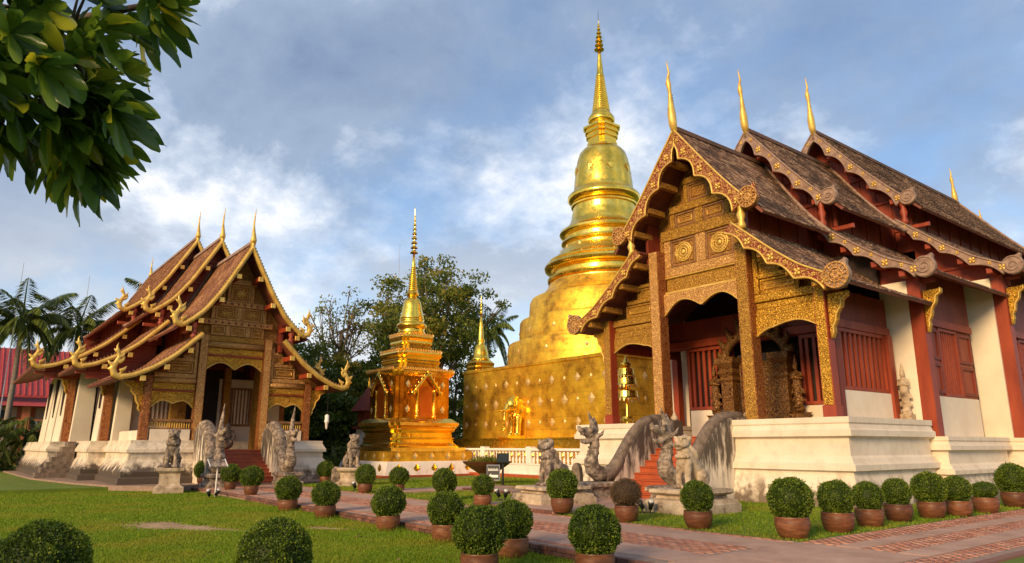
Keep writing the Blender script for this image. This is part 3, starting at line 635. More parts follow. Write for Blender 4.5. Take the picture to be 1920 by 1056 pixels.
        if i > 0:   # plain framing on the rear gables
            hts = np.linspace(zb + .9, t['zr'] - 1.2, 4)
            for z in hts:
                xm = float(np.interp(-(z + .25), -uz, ux)) - .15
                if xm > .2: beam(gw, -xm, xm, z, z + .16, yw, .07, 'red_wood', 'rail')
            for z, z2 in zip(hts[:-1], hts[1:]):
                xm = float(np.interp(-(z2 + .1), -uz, ux)) - .1; k = max(1, int(xm / .55))
                for q in np.linspace(-xm, xm, 2 * k + 1): beam(gw, q - .06, q + .06, z + .17, z2 - .01, yw, .05, 'red_wood', 'stile')
            for s in (-1, 1):
                for z in (t['zb'] - .35, t['zb'] + .35, t['zb'] + 1.05):
                    xm = float(np.interp(-(z + .3), -lz, lx)) - .1; x0 = t['ls'][0] + .2
                    if xm - x0 > .3: beam(gw, min(s * x0, s * xm), max(s * x0, s * xm), z, z + .14, yw, .07, 'red_wood', 'rail')
    # rear end of the roof
    t = T[-1]; (finial_r if R_ else finial_l)(root, yback - .2, t['zr'] + .1, 2.0 if R_ else 1.4)
    ux, uz = t['u']; X2 = np.concatenate([-ux[::-1], ux[1:]]); Z2 = np.concatenate([uz[::-1], uz[1:]]) - .1
    MB().strip(X2, Z2, np.full(len(X2), t['zu'] - 3), yback - .5, yback - .4).build('gable_wall', 'dark_red_wood', root)
    if zrear:
        for s in (-1, 1):
            rx, rz = curve((0, zrear), (t['a'] - .3, zrear - 3.6), nu, 20, .4); roof_slope(root, rx, rz, yback - .6, yback + 3.6, s, tm)
        (finial_r if R_ else finial_l)(root, yback + 3.5, zrear + .1, 1.7)
        MB().box(-.1, .1, yback - .39, yback + 3.6, zrear - .05, zrear + .1).build('ridge_cap', 'roof_tile_old', root)

# ---- right hall
XC, YC = -15.03, 20.0
RH = thing('temple_hall', 'large red and gilded timber temple hall with three stepped dark tiled roofs, right', 'temple', (XC, YC, 0))
TR = [dict(y=-.9, zr=12.63, a=2.66, zu=9.36, ls=(2.09, 8.62), b=5.22, zb=6.30, w=4.37),
      dict(y=3.6, zr=13.87, a=2.98, zu=10.3, ls=(2.42, 9.46), b=5.77, zb=7.14, w=5.12),
      dict(y=8.9, zr=15.32, a=3.47, zu=11.29, ls=(3.03, 10.44), b=6.6, zb=7.86, w=5.87)]
hall(RH, TR, 'R', 24.6, 13.9)
PR1 = [(.28, -.06), (.28, .1), (.26, .3), (.2, .55), (.1, .84), (.1, .92), (.22, .95), (.22, 1.1), (.14, 1.15), (.1, 1.26), (.03, 1.34), (.02, 1.80), (.08, 1.84), (.17, 1.86), (.17, 2.02), (.12, 2.06), (.09, 2.18), (.12, 2.22), (.12, 2.37)]
PR2 = [(a, z * 1.88 / 2.37) for a, z in PR1]
for s in (-1, 1):
    pl = [(-5.2, -.9), (-1.66, -.9), (-1.66, .42), (-3.95, .42), (-3.95, 3.98), (-5.2, 3.98)]
    if s > 0: pl = [(-x, y) for x, y in pl][::-1]
    MB().outline(pl, PR1).build('plinth', 'white_plaster', RH)
MB().box(-3.94, 3.94, .43, 3.97, 0, 1.9).build('porch_floor', 'stair_red', RH)
MB().box(-1.64, 1.64, -.38, .428, 0, 1.898).build('porch_floor', 'stair_red', RH)
MB().outline([(-5.62, 4.2), (5.62, 4.2), (5.62, 9.0), (-5.62, 9.0)], PR2).build('plinth', 'white_plaster', RH)
MB().outline([(-6.4, 9.3), (6.4, 9.3), (6.4, 27), (-6.4, 27)], [(a, z - .012) for a, z in PR2]).build('plinth', 'white_plaster', RH)
st = MB().box(-1.25, 1.25, -3.05, -.39, -.05, .12).build('staircase', 'stair_red', RH)
for k in range(10):
    y = -3.1 + k * .27; o = MB().box(-1.25, 1.25, y, -.385, .19 * k + .001, .19 * (k + 1) - .045).build('step', 'stair_red', st); MB().bbox(-1.25, 1.25, y - .035, y + .27, .19 * (k + 1) - .044, .19 * (k + 1), .012).build('tread', 'stair_red', st)
# columns and front gable
for x, w, z1 in ((-1.85, .46, 8.6), (1.85, .46, 8.6)): column(RH, x, 0, 1.9, z1, w, 'carved_pale' if x < 0 else 'carved_gold', 'carved_red', None)
for x, z1 in ((-4.37, 6.35), (4.37, 6.35)): column(RH, x, 0, 2.37, z1, .36, 'carved_bright' if x > 0 else 'carved_gold', 'red_wood', 'red_wood')
for s in (-1, 1): bracket(RH, s * 4.57, .0, 5.95, s, 'carved_bright')
gy = .28
beam(RH, -1.63, 1.63, 7.62, 7.95, gy, .12, 'carved_pale'); beam(RH, -1.75, 1.75, 9.0, 9.4, gy, .12, 'carved_gold'); beam(RH, -1.3, 1.3, 9.97, 10.25, gy, .12, 'carved_gold'); beam(RH, -.62, .62, 10.97, 11.2, gy, .1, 'carved_gold')
beam(RH, -1.63, 1.63, 7.08, 7.6, gy, .05, 'carved_gold', 'frieze'); beam(RH, -1.63, 1.63, 6.98, 7.07, gy, .16, 'gold_paint', 'moulding'); beam(RH, -1.63, 1.63, 7.56, 7.615, gy, .14, 'gold_paint', 'moulding')
for x0, x1 in ((-.2, .2), (-1.64, -1.36), (1.36, 1.64)): beam(RH, x0, x1, 7.96, 8.99, gy, .09, 'carved_pale', 'stile')
for x0, x1 in ((-.16, .16), (-1.3, -1.1), (1.1, 1.3)): beam(RH, x0, x1, 9.41, 9.96, gy, .09, 'carved_gold', 'stile')
for x0, x1 in ((-.62, -.46), (.46, .62)): beam(RH, x0, x1, 10.26, 10.96, gy, .09, 'carved_gold', 'stile')
for s in (-1, 1):
    a, b = sorted((s * .21, s * 1.35)); panel(RH, a, b, 7.97, 8.98, gy, 'medallion')
    a, b = sorted((s * .17, s * 1.09)); panel(RH, a, b, 9.42, 9.95, gy, 'step')
panel(RH, -.45, .45, 10.27, 10.95, gy, 'rect')
MB().box(-1.64, 1.64, gy + .061, gy + .12, 6.9, 8.2).build('gable_wall', 'carved_panel', RH)
valance(RH, -1.64, 1.64, 6.98, 0, [(-1.64, 6.15), (-.8, 6.68), (0, 6.36), (.8, 6.68), (1.64, 6.15)], .1, 'carved_pale')
for s in (-1, 1):
    a0, a1 = 2.08, 4.2
    def XX(p, q): return tuple(sorted((s * p, s * q)))
    g2 = 'carved_bright' if s > 0 else 'carved_gold'
    beam(RH, *XX(a0, a1), 5.62, 5.86, gy - .1, .1, g2); beam(RH, *XX(a0, a1), 5.87, 6.08, gy - .1, .05, g2, 'frieze'); beam(RH, *XX(a0, a1 + .15), 6.09, 6.34, gy - .1, .14, g2)
    beam(RH, *XX(a0, 3.5), 6.86, 7.02, gy - .1, .1, g2); beam(RH, *XX(a0, 2.9), 7.42, 7.56, gy - .1, .1, g2)
    beam(RH, *XX(a0, a0 + .16), 6.35, 8.1, gy - .1, .12, g2, 'stile')
    panel(RH, *XX(a0 + .18, 3.6), 6.36, 6.84, gy - .08, 'step', g2, 'carved_gold'); panel(RH, *XX(a0 + .18, 3.0), 7.03, 7.41, gy - .08, 'step', g2, 'carved_gold')
    valance(RH, *XX(a0, a1), 5.62, 0, sorted([(s * a0, 4.98), (s * (a0 + .55), 5.22), (s * (a0 + 1.35), 5.36), (s * a1, 5.08)]), .1, g2)
# inside of the porch
iw = 3.1
MB().box(-3.1, -.98, iw, iw + .15, 1.9, 2.95).build('low_wall', 'wall_plaster', RH); MB().box(1.2, 4.08, iw, iw + .15, 1.9, 2.95).build('low_wall', 'wall_plaster', RH)
slats(RH, 'y', -3.1, -1.05, 2.96, 5.35, iw, 7, sgn=-1); slats(RH, 'y', 1.75, 3.6, 2.96, 5.35, iw, 6, sgn=-1)
for x0, x1 in ((3.61, 4.08),): MB().box(x0, x1, iw + .02, iw + .16, 2.951, 5.9).build('wall', 'dark_red_wood', RH)
MB().box(-4.0, 4.0, iw + .03, iw + .2, 5.36, 6.5).build('wall', 'dark_red_wood', RH)
beam(RH, -4.05, 4.05, 5.4, 5.7, iw, .1, 'red_wood')
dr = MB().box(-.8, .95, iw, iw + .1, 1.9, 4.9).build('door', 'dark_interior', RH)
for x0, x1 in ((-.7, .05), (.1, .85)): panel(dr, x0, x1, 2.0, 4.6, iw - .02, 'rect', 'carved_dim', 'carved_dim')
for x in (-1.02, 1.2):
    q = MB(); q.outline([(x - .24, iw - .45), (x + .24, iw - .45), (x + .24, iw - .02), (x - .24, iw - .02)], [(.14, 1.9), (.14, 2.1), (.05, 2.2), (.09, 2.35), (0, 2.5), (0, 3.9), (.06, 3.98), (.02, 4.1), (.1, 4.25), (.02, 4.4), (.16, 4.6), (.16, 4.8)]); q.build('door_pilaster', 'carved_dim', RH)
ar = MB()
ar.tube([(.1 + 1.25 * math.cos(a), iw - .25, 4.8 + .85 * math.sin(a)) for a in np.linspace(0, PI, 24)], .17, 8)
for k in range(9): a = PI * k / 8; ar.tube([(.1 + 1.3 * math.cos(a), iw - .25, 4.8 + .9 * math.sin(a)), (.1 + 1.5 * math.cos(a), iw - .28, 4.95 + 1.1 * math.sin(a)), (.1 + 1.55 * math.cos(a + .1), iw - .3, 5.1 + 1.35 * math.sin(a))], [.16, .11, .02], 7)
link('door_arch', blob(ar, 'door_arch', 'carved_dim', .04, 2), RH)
# flanks
def flank(s):
    def bx(x0, x1, y0, y1, z0, z1, nm, mt, p=RH): a, b = sorted((s * x0, s * x1)); return MB().box(a, b, y0, y1, z0, z1).build(nm, mt, p)
    if s > 0: bx(4.2, 4.36, .45, 4.05, 2.371, 3.22, 'low_wall', 'wall_plaster'); slats(RH, 'x', .72, 3.72, 3.23, 5.1, s * 4.3, 9, sgn=s); bx(4.22, 4.42, .45, .71, 2.372, 5.1, 'post', 'dark_red_wood')
    bx(4.2, 4.4, .2, 4.05, 5.11, 5.35, 'beam', 'red_wood'); bx(4.2, 4.34, .2, 4.05, 5.36, 6.3, 'wall', 'dark_red_wood'); bx(4.18, 4.45, 3.74, 4.05, 2.372, 5.1, 'post', 'red_wood')
    bx(4.1, 5.0, 4.3, 4.5, 1.88, 6.9, 'pilaster', 'wall_plaster')
    # second section
    bx(4.86, 5.02, 4.51, 9.0, 1.88, 3.2, 'low_wall', 'wall_plaster'); bx(4.9, 5.04, 4.51, 9.0, 5.8, 7.4, 'wall', 'dark_red_wood'); bx(4.88, 5.1, 4.51, 9.0, 5.55, 5.79, 'beam', 'red_wood')
    slats(RH, 'x', 6.25, 7.75, 3.21, 5.54, s * 4.98, 7, sgn=s)
    for y0, y1 in ((4.9, 6.24), (7.76, 9.0)):
        w = bx(4.88, 4.99, y0, y1, 3.21, 5.54, 'panelled_wall', 'red_wood')
        for z0, z1 in ((3.3, 4.3), (4.42, 5.46)):
            for q in ((y0 + .06, y1 - .06, z0, z0 + .1), (y0 + .06, y1 - .06, z1 - .1, z1), (y0 + .06, y0 + .16, z0 + .1, z1 - .1), (y1 - .16, y1 - .06, z0 + .1, z1 - .1)): bx(4.992, 5.04, *q, 'rail', 'dark_red_wood', w)
    bx(4.86, 5.75, 9.5, 9.75, 1.86, 7.6, 'pilaster', 'wall_plaster')
    # third section
    bx(5.6, 5.76, 9.76, 26, 1.86, 3.2, 'low_wall', 'wall_plaster'); bx(5.62, 5.78, 9.76, 26, 5.8, 8.2, 'wall', 'dark_red_wood'); bx(5.62, 5.85, 9.76, 26, 5.55, 5.79, 'beam', 'red_wood')
    for y0 in (10.2, 15.2, 20.2):
        slats(RH, 'x', y0 + 1.3, y0 + 2.9, 3.21, 5.54, s * 5.72, 7, sgn=s)
        for a, b in ((y0, y0 + 1.29), (y0 + 2.91, y0 + 4.2)):
            w = bx(5.6, 5.72, a, b, 3.21, 5.54, 'panelled_wall', 'red_wood')
            for z0, z1 in ((3.3, 4.3), (4.42, 5.46)): bx(5.722, 5.77, a + .08, b - .08, z0, z0 + .1, 'rail', 'dark_red_wood', w); bx(5.722, 5.77, a + .08, b - .08, z1 - .1, z1, 'rail', 'dark_red_wood', w)
        bx(5.55, 5.8, y0 + 4.21, y0 + 4.99, 1.862, 5.54, 'pilaster', 'wall_plaster')
    for x, y, zt in ((5.2, 4.5, 7.0), (5.95, 9.8, 7.7), (5.95, 14.8, 7.6), (5.95, 19.8, 7.6)): column(RH, s * x, y, 1.87, zt, .42, 'red_wood', 'red_wood', None)
    for x, y, zt in ((5.42, 4.5, 6.5), (6.17, 9.8, 7.2)): bracket(RH, s * x, y, zt, s, 'carved_bright', .55, 1.35)
for s in (-1, 1): flank(s)
MB().box(-4.1, 4.1, 4.31, 4.49, 1.9, 8.2).build('wall', 'dark_interior', RH); MB().box(-5.6, 5.6, 26, 26.2, 1.86, 7.9).build('wall', 'wall_plaster', RH)
for s in (-1, 1):    # ceiling of the rear sections keeps daylight out
    pass
# worshipping figure in relief on the pilaster
def deity(mat, name, h=1.6, voxel=.025):
    q = MB(); k = h / 1.6
    q.tube([(0, 0, 0), (0, 0, .15), (0, -.02, .5), (0, -.02, .72), (0, -.02, .95), (0, -.02, 1.12)], [.16, .13, .13, .16, .11, .16], 10); q.ell((0, -.02, 1.1), (.19, .09, .08)); q.ell((0, -.05, 1.3), (.085, .095, .11)); q.tube([(0, -.04, 1.38), (0, -.04, 1.5), (0, -.04, 1.62), (0, -.04, 1.75)], [.085, .06, .035, .01], 8)
    for s in (-1, 1):
        q.tube([(s * .17, -.02, 1.1), (s * .2, -.06, .92), (s * .05, -.17, .95), (s * .02, -.18, 1.08)], [.055, .05, .045, .035], 8); q.tube([(s * .14, 0, .6), (s * .22, 0, .45), (s * .28, .0, .5)], [.06, .04, .01], 6); q.ell((s * .07, -.1, .03), (.06, .12, .05))
        q.tube([(s * .1, -.02, .3), (s * .2, 0, .2), (s * .24, 0, .26)], [.08, .05, .01], 6)
    q.ell((0, 0, -.05), (.2, .14, .1))
    q.v = [(a * k, b * k, c * k) for a, b, c in q.v]
    return blob(q, name, mat, voxel, 2)
dm = deity('pale_stone', 'statue', 1.45); o = link('statue', dm, None, (XC + 4.62, YC + 4.12, 2.66)); tag(o, 'pale stucco praying figure standing on the white pilaster beside the red column', 'statue')
cb_ = MB().box(XC + 4.44, XC + 4.8, YC + 3.98, YC + 4.29, 2.38, 2.58).build('statue_corbel', 'pale_stone'); tag(cb_, 'small pale stone corbel under the praying stucco figure', 'corbel')
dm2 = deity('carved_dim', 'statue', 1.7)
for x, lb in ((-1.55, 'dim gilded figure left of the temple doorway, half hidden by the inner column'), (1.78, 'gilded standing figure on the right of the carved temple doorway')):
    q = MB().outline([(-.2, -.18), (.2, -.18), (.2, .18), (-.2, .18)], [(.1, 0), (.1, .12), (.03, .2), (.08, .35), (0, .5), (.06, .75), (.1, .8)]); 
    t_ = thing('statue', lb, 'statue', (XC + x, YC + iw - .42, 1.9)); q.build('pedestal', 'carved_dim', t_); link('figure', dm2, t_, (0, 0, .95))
# ---- left hall (faces +X): local x -> world +Y, local y -> world -X
LX, LY = -34.3, 10.27
LH = thing('temple_hall', 'smaller gilded timber temple hall with hooked golden roof ends, left', 'temple', (LX, LY, 0), PI / 2)
TL = [dict(y=-1.19, zr=10.93, a=2.74, zu=6.86, ls=(1.92, 6.50), b=4.88, zb=4.45, w=3.6),
      dict(y=4.09, zr=12.40, a=3.02, zu=8.2, ls=(2.25, 7.75), b=5.70, zb=5.3, w=4.15),
      dict(y=9.27, zr=13.64, a=3.37, zu=9.0, ls=(2.6, 8.5), b=6.92, zb=5.62, w=5.15)]
hall(LH, TL, 'L', 22.0, 12.2)
PL1 = [(.42, -.02), (.42, .3), (.3, .36), (.34, .55), (.2, .8), (.12, .95), (.05, 1.05), (.05, 1.3), (.16, 1.33), (.16, 1.45), (.1, 1.55), (.02, 1.7), (.02, 1.83)]
for s in (-1, 1):
    pl = [(-4.15, -.9), (-1.72, -.9), (-1.72, .35), (-3.3, .35), (-3.3, 4.4), (-4.15, 4.4)]
    if s > 0: pl = [(-x, y) for x, y in pl][::-1]
    MB().outline(pl, PL1).build('plinth', 'dirty_plaster' if s < 0 else 'white_plaster', LH)
    a, b = sorted((s * 1.74, s * 3.35)); MB().box(a, b, -.22, .2, 1.832, 2.3).build('low_wall', 'white_plaster', LH)
    a, b = sorted((s * 3.5, s * 3.75)); MB().box(a, b, .3, 4.3, 1.832, 2.25).build('low_wall', 'wall_plaster', LH)
MB().box(-3.29, 3.29, .36, 5.2, 0, 1.42).build('porch_floor', 'stair_red', LH); MB().box(-1.7, 1.7, -.38, .359, 0, 1.418).build('porch_floor', 'stair_red', LH)
MB().outline([(-4.85, 4.55), (4.85, 4.55), (4.85, 9.5), (-4.85, 9.5)], [(a, z - .008) for a, z in PL1]).build('plinth', 'dirty_plaster', LH)
MB().outline([(-5.95, 9.75), (5.95, 9.75), (5.95, 23), (-5.95, 23)], [(a, z - .016) for a, z in PL1]).build('plinth', 'dirty_plaster', LH)
st = MB().box(-1.25, 1.25, -3.0, -.4, -.05, .1).build('staircase', 'stair_red', LH)
for k in range(9):
    y = -3.05 + k * .29; MB().box(-1.25, 1.25, y, -.385, .157 * k + .001, .157 * (k + 1) - .035).build('step', 'stair_red', st); MB().bbox(-1.25, 1.25, y - .035, y + .29, .157 * (k + 1) - .034, .157 * (k + 1), .012).build('tread', 'stair_red', st)
for x in (-1.47, 1.47): column(LH, x, 0, 1.42, 6.6, .38, 'carved_pale', 'carved_red')
for x in (-3.6, 3.6): column(LH, x, 0, 1.83, 4.6, .34, 'carved_red', 'carved_red')
for s in (-1, 1): bracket(LH, s * 3.77, .0, 4.28, s, 'carved_bright', .72, 1.25)
g = .0; LG = 'carved_pale'
for z0, z1, xm in ((8.02, 8.27, 1.2), (7.09, 7.35, 1.62), (9.1, 9.36, .72)): beam(LH, -xm, xm, z0, z1, g, .12, LG)
beam(LH, -1.29, 1.29, 6.32, 6.6, g, .06, 'carved_gold', 'frieze')
mo = MB().tube([(-1.28, g - .05, 6.17), (0, g - .05, 6.17), (1.28, g - .05, 6.17)], .14, 10).build('moulding', LG, LH, True)
beam(LH, -1.28, 1.28, 5.72, 6.02, g, .05, 'carved_bright', 'frieze'); beam(LH, -1.28, 1.28, 5.63, 5.71, g, .12, 'red_wood', 'moulding')
valance(LH, -1.28, 1.28, 5.63, 0, [(-1.28, 5.0), (-.62, 5.34), (0, 5.03), (.62, 5.34), (1.28, 5.0)], g, 'carved_bright')
panel(LH, -.45, .45, 8.29, 9.08, g, 'flower', LG)
for x0, x1 in ((-1.08, -.13), (.13, 1.08)): panel(LH, x0, x1, 7.37, 8.0, g, 'flower', LG)
for x0, x1 in ((-1.22, -.6), (-.33, .33), (.6, 1.22)): panel(LH, x0, x1, 6.62, 7.07, g, 'flower', LG)
for x0, x1, z0, z1 in ((-.62, -.47, 8.28, 9.09), (.47, .62, 8.28, 9.09), (-.12, .12, 7.36, 8.01), (-1.28, -1.1, 7.36, 8.01), (1.1, 1.28, 7.36, 8.01), (-.58, -.35, 6.61, 7.08), (.35, .58, 6.61, 7.08)): beam(LH, x0, x1, z0, z1, g, .09, LG, 'stile')
MB().box(-1.5, 1.5, .061, .12, 5.65, 7.0).build('gable_wall', 'carved_panel', LH)
# little chevrons on the beams
for z, xm in ((8.145, 1.0), (7.22, 1.35)):
    for x in np.arange(-xm, xm + .01, .3):
        o = MB().add([(x - .06, g - .125, z), (x, g - .125, z + .08), (x + .06, g - .125, z), (x, g - .125, z - .08), (x, g - .15, z)], [(0, 1, 4), (1, 2, 4), (2, 3, 4), (3, 0, 4)]).build('lozenge', 'dark_red_wood', LH)
for s in (-1, 1):
    def XX(p, q): return tuple(sorted((s * p, s * q)))
    beam(LH, *XX(1.67, 3.42), 4.55, 4.75, g, .12, LG); mo = MB().tube([(s * 1.68, g - .05, 4.43), (s * 2.5, g - .05, 4.43), (s * 3.4, g - .05, 4.43)], .12, 10).build('moulding', LG, LH, True)
    beam(LH, *XX(1.67, 3.42), 4.02, 4.3, g, .05, 'carved_bright', 'frieze'); beam(LH, *XX(1.67, 3.42), 3.94, 4.01, g, .12, 'red_wood', 'moulding')
    valance(LH, *XX(1.67, 3.42), 3.94, 0, sorted([(s * 1.67, 3.22), (s * 2.12, 3.53), (s * 2.54, 3.4), (s * 2.96, 3.53), (s * 3.42, 3.22)]), g, 'carved_bright')
    beam(LH, *XX(1.67, 2.75), 5.3, 5.45, g, .1, LG); beam(LH, *XX(1.67, 2.2), 5.85, 6.0, g, .1, LG); beam(LH, *XX(1.67, 1.82), 4.76, 6.2, g, .11, LG, 'stile')
    panel(LH, *XX(1.84, 2.9), 4.78, 5.28, g, 'step', LG); panel(LH, *XX(1.84, 2.3), 5.46, 5.84, g, 'step', LG)
    rl = MB().bbox(*XX(1.67, 3.42), -.1, .1, 2.62, 2.74, .02).build('railing', 'brown_timber', LH); MB().bbox(*XX(1.67, 3.42), -.1, .1, 2.301, 2.36, .01).build('bottom_rail', 'brown_timber', rl)
    bm = MB().lathe([(.022, 0), (.03, .04), (.018, .08), (.035, .13), (.018, .19), (.03, .24), (.02, .259)], 6).mesh('spindle', 'gold_paint', True)
    for x in np.arange(1.75, 3.4, .1): link('spindle', bm, rl, (s * x, 0, 2.361))
# porch interior
iw = 4.9
MB().box(-3.3, -.8, iw, iw + .15, 1.42, 5.05).build('wall', 'wall_plaster', LH); MB().box(.8, 3.3, iw, iw + .15, 1.42, 5.05).build('wall', 'wall_plaster', LH)
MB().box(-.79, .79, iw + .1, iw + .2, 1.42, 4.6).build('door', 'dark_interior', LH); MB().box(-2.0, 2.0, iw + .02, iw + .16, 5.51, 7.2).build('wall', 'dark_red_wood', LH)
slats(LH, 'y', -2.6, -1.4, 2.6, 4.6, iw - .02, 5, 'brown_timber', sgn=-1); slats(LH, 'y', 1.4, 2.5, 2.6, 4.6, iw - .02, 5, 'brown_timber', sgn=-1)
for x in (-1.05, 1.05): column(LH, x, iw - .35, 1.42, 5.6, .36, 'carved_gold', 'carved_red')
for x in (-1.9, 1.95): column(LH, x, 2.4, 1.42, 6.0, .36, 'carved_gold', 'carved_gold')
sq = MB(); sq.ell((0, 0, .25), (.3, .32, .27)); sq.ell((0, .02, .62), (.22, .2, .36)); sq.ell((0, -.03, 1.05), (.14, .15, .17)); sq.tube([(.2, -.05, .85), (.28, -.2, .55), (.12, -.32, .3)], [.08, .07, .06], 8); sq.tube([(-.2, -.05, .85), (-.28, -.2, .55), (-.12, -.32, .3)], [.08, .07, .06], 8)
sq.v = [(a * 1.05, b * 1.05, c * 1.05) for a, b, c in sq.v]
tag(link('statue', blob(sq, 'statue', 'dark_stone', .04, 3), None, (LX - 2.6, LY + .72, 1.44), PI / 2), 'dark seated figure inside the porch of the left temple, at the top of its stairs', 'statue')
def lflank(s):
    def bx(x0, x1, y0, y1, z0, z1, nm, mt, p=LH): a, b = sorted((s * x0, s * x1)); return MB().box(a, b, y0, y1, z0, z1).build(nm, mt, p)
    def batter(x0, x1, xt, y0, y1, z0, z1, nm='pilaster', mt='wall_plaster'):   # leaning outer face
        q = MB().add([(s * x0, y0, z0), (s * x1, y0, z0), (s * x1, y1, z0), (s * x0, y1, z0), (s * x0, y0, z1), (s * xt, y0, z1), (s * xt, y1, z1), (s * x0, y1, z1)], [(0, 3, 2, 1), (4, 5, 6, 7), (0, 1, 5, 4), (1, 2, 6, 5), (2, 3, 7, 6), (3, 0, 4, 7)] if s > 0 else [(0, 1, 2, 3), (7, 6, 5, 4), (4, 5, 1, 0), (5, 6, 2, 1), (6, 7, 3, 2), (7, 4, 0, 3)]); return q.build(nm, mt, LH)
    batter(3.3, 4.0, 3.9, 4.6, 5.05, 1.83, 4.85)
    batter(3.5, 4.5, 4.3, 5.5, 7.1, 1.822, 5.8); bx(4.35, 4.47, 6.1, 6.4, 3.4, 5.5, 'slit_window', 'dark_interior')
    dd = bx(4.0, 4.2, 7.11, 9.2, 1.822, 4.9, 'door', 'dark_interior'); bx(4.1, 4.3, 7.11, 9.2, 4.91, 5.1, 'lintel', 'carved_gold', dd); bx(4.0, 4.2, 7.11, 9.2, 5.11, 5.9, 'carved_wall', 'carved_panel')
    batter(4.2, 5.1, 4.95, 9.8, 10.3, 1.815, 5.5)
    for k in range(3):
        y0 = 10.75 + k * 3.6; batter(4.2, 5.5, 5.25, y0, y0 + 3.0, 1.815, 5.8); bx(4.8, 5.0, y0 + 3.01, y0 + 3.59, 1.815, 5.8, 'slit_window', 'dark_interior'); w = bx(5.25, 5.44, y0 + 1.2, y0 + 1.55, 3.2, 5.4, 'slit_window', 'dark_interior')
    for x, y, zt in ((4.25, 5.28, 5.75), (5.25, 10.5, 6.1)): column(LH, s * x, y, 1.82, zt, .36, 'carved_red', 'carved_red')
    for x, y, zt in ((4.43, 5.28, 5.25), (5.43, 10.5, 5.6)): bracket(LH, s * x, y, zt, s, 'carved_bright', .75, 1.3)
    fl = MB()   # old stone steps at the side door
    for k in range(7): fl.box(min(s * 5.0, s * (6.55 - k * .2)), max(s * 5.0, s * (6.55 - k * .2)), 8.1, 9.25, .06 + k * .25, .06 + (k + 1) * .25 - .005)
    fl.build('side_steps', 'dark_stone', LH)
for s in (-1, 1): lflank(s)
MB().box(-5.2, 5.2, 21.6, 21.8, 1.8, 5.7).build('wall', 'wall_plaster', LH); MB().box(-2.2, 2.2, 5.06, 5.2, 1.83, 7.2).build('wall', 'dark_interior', LH)

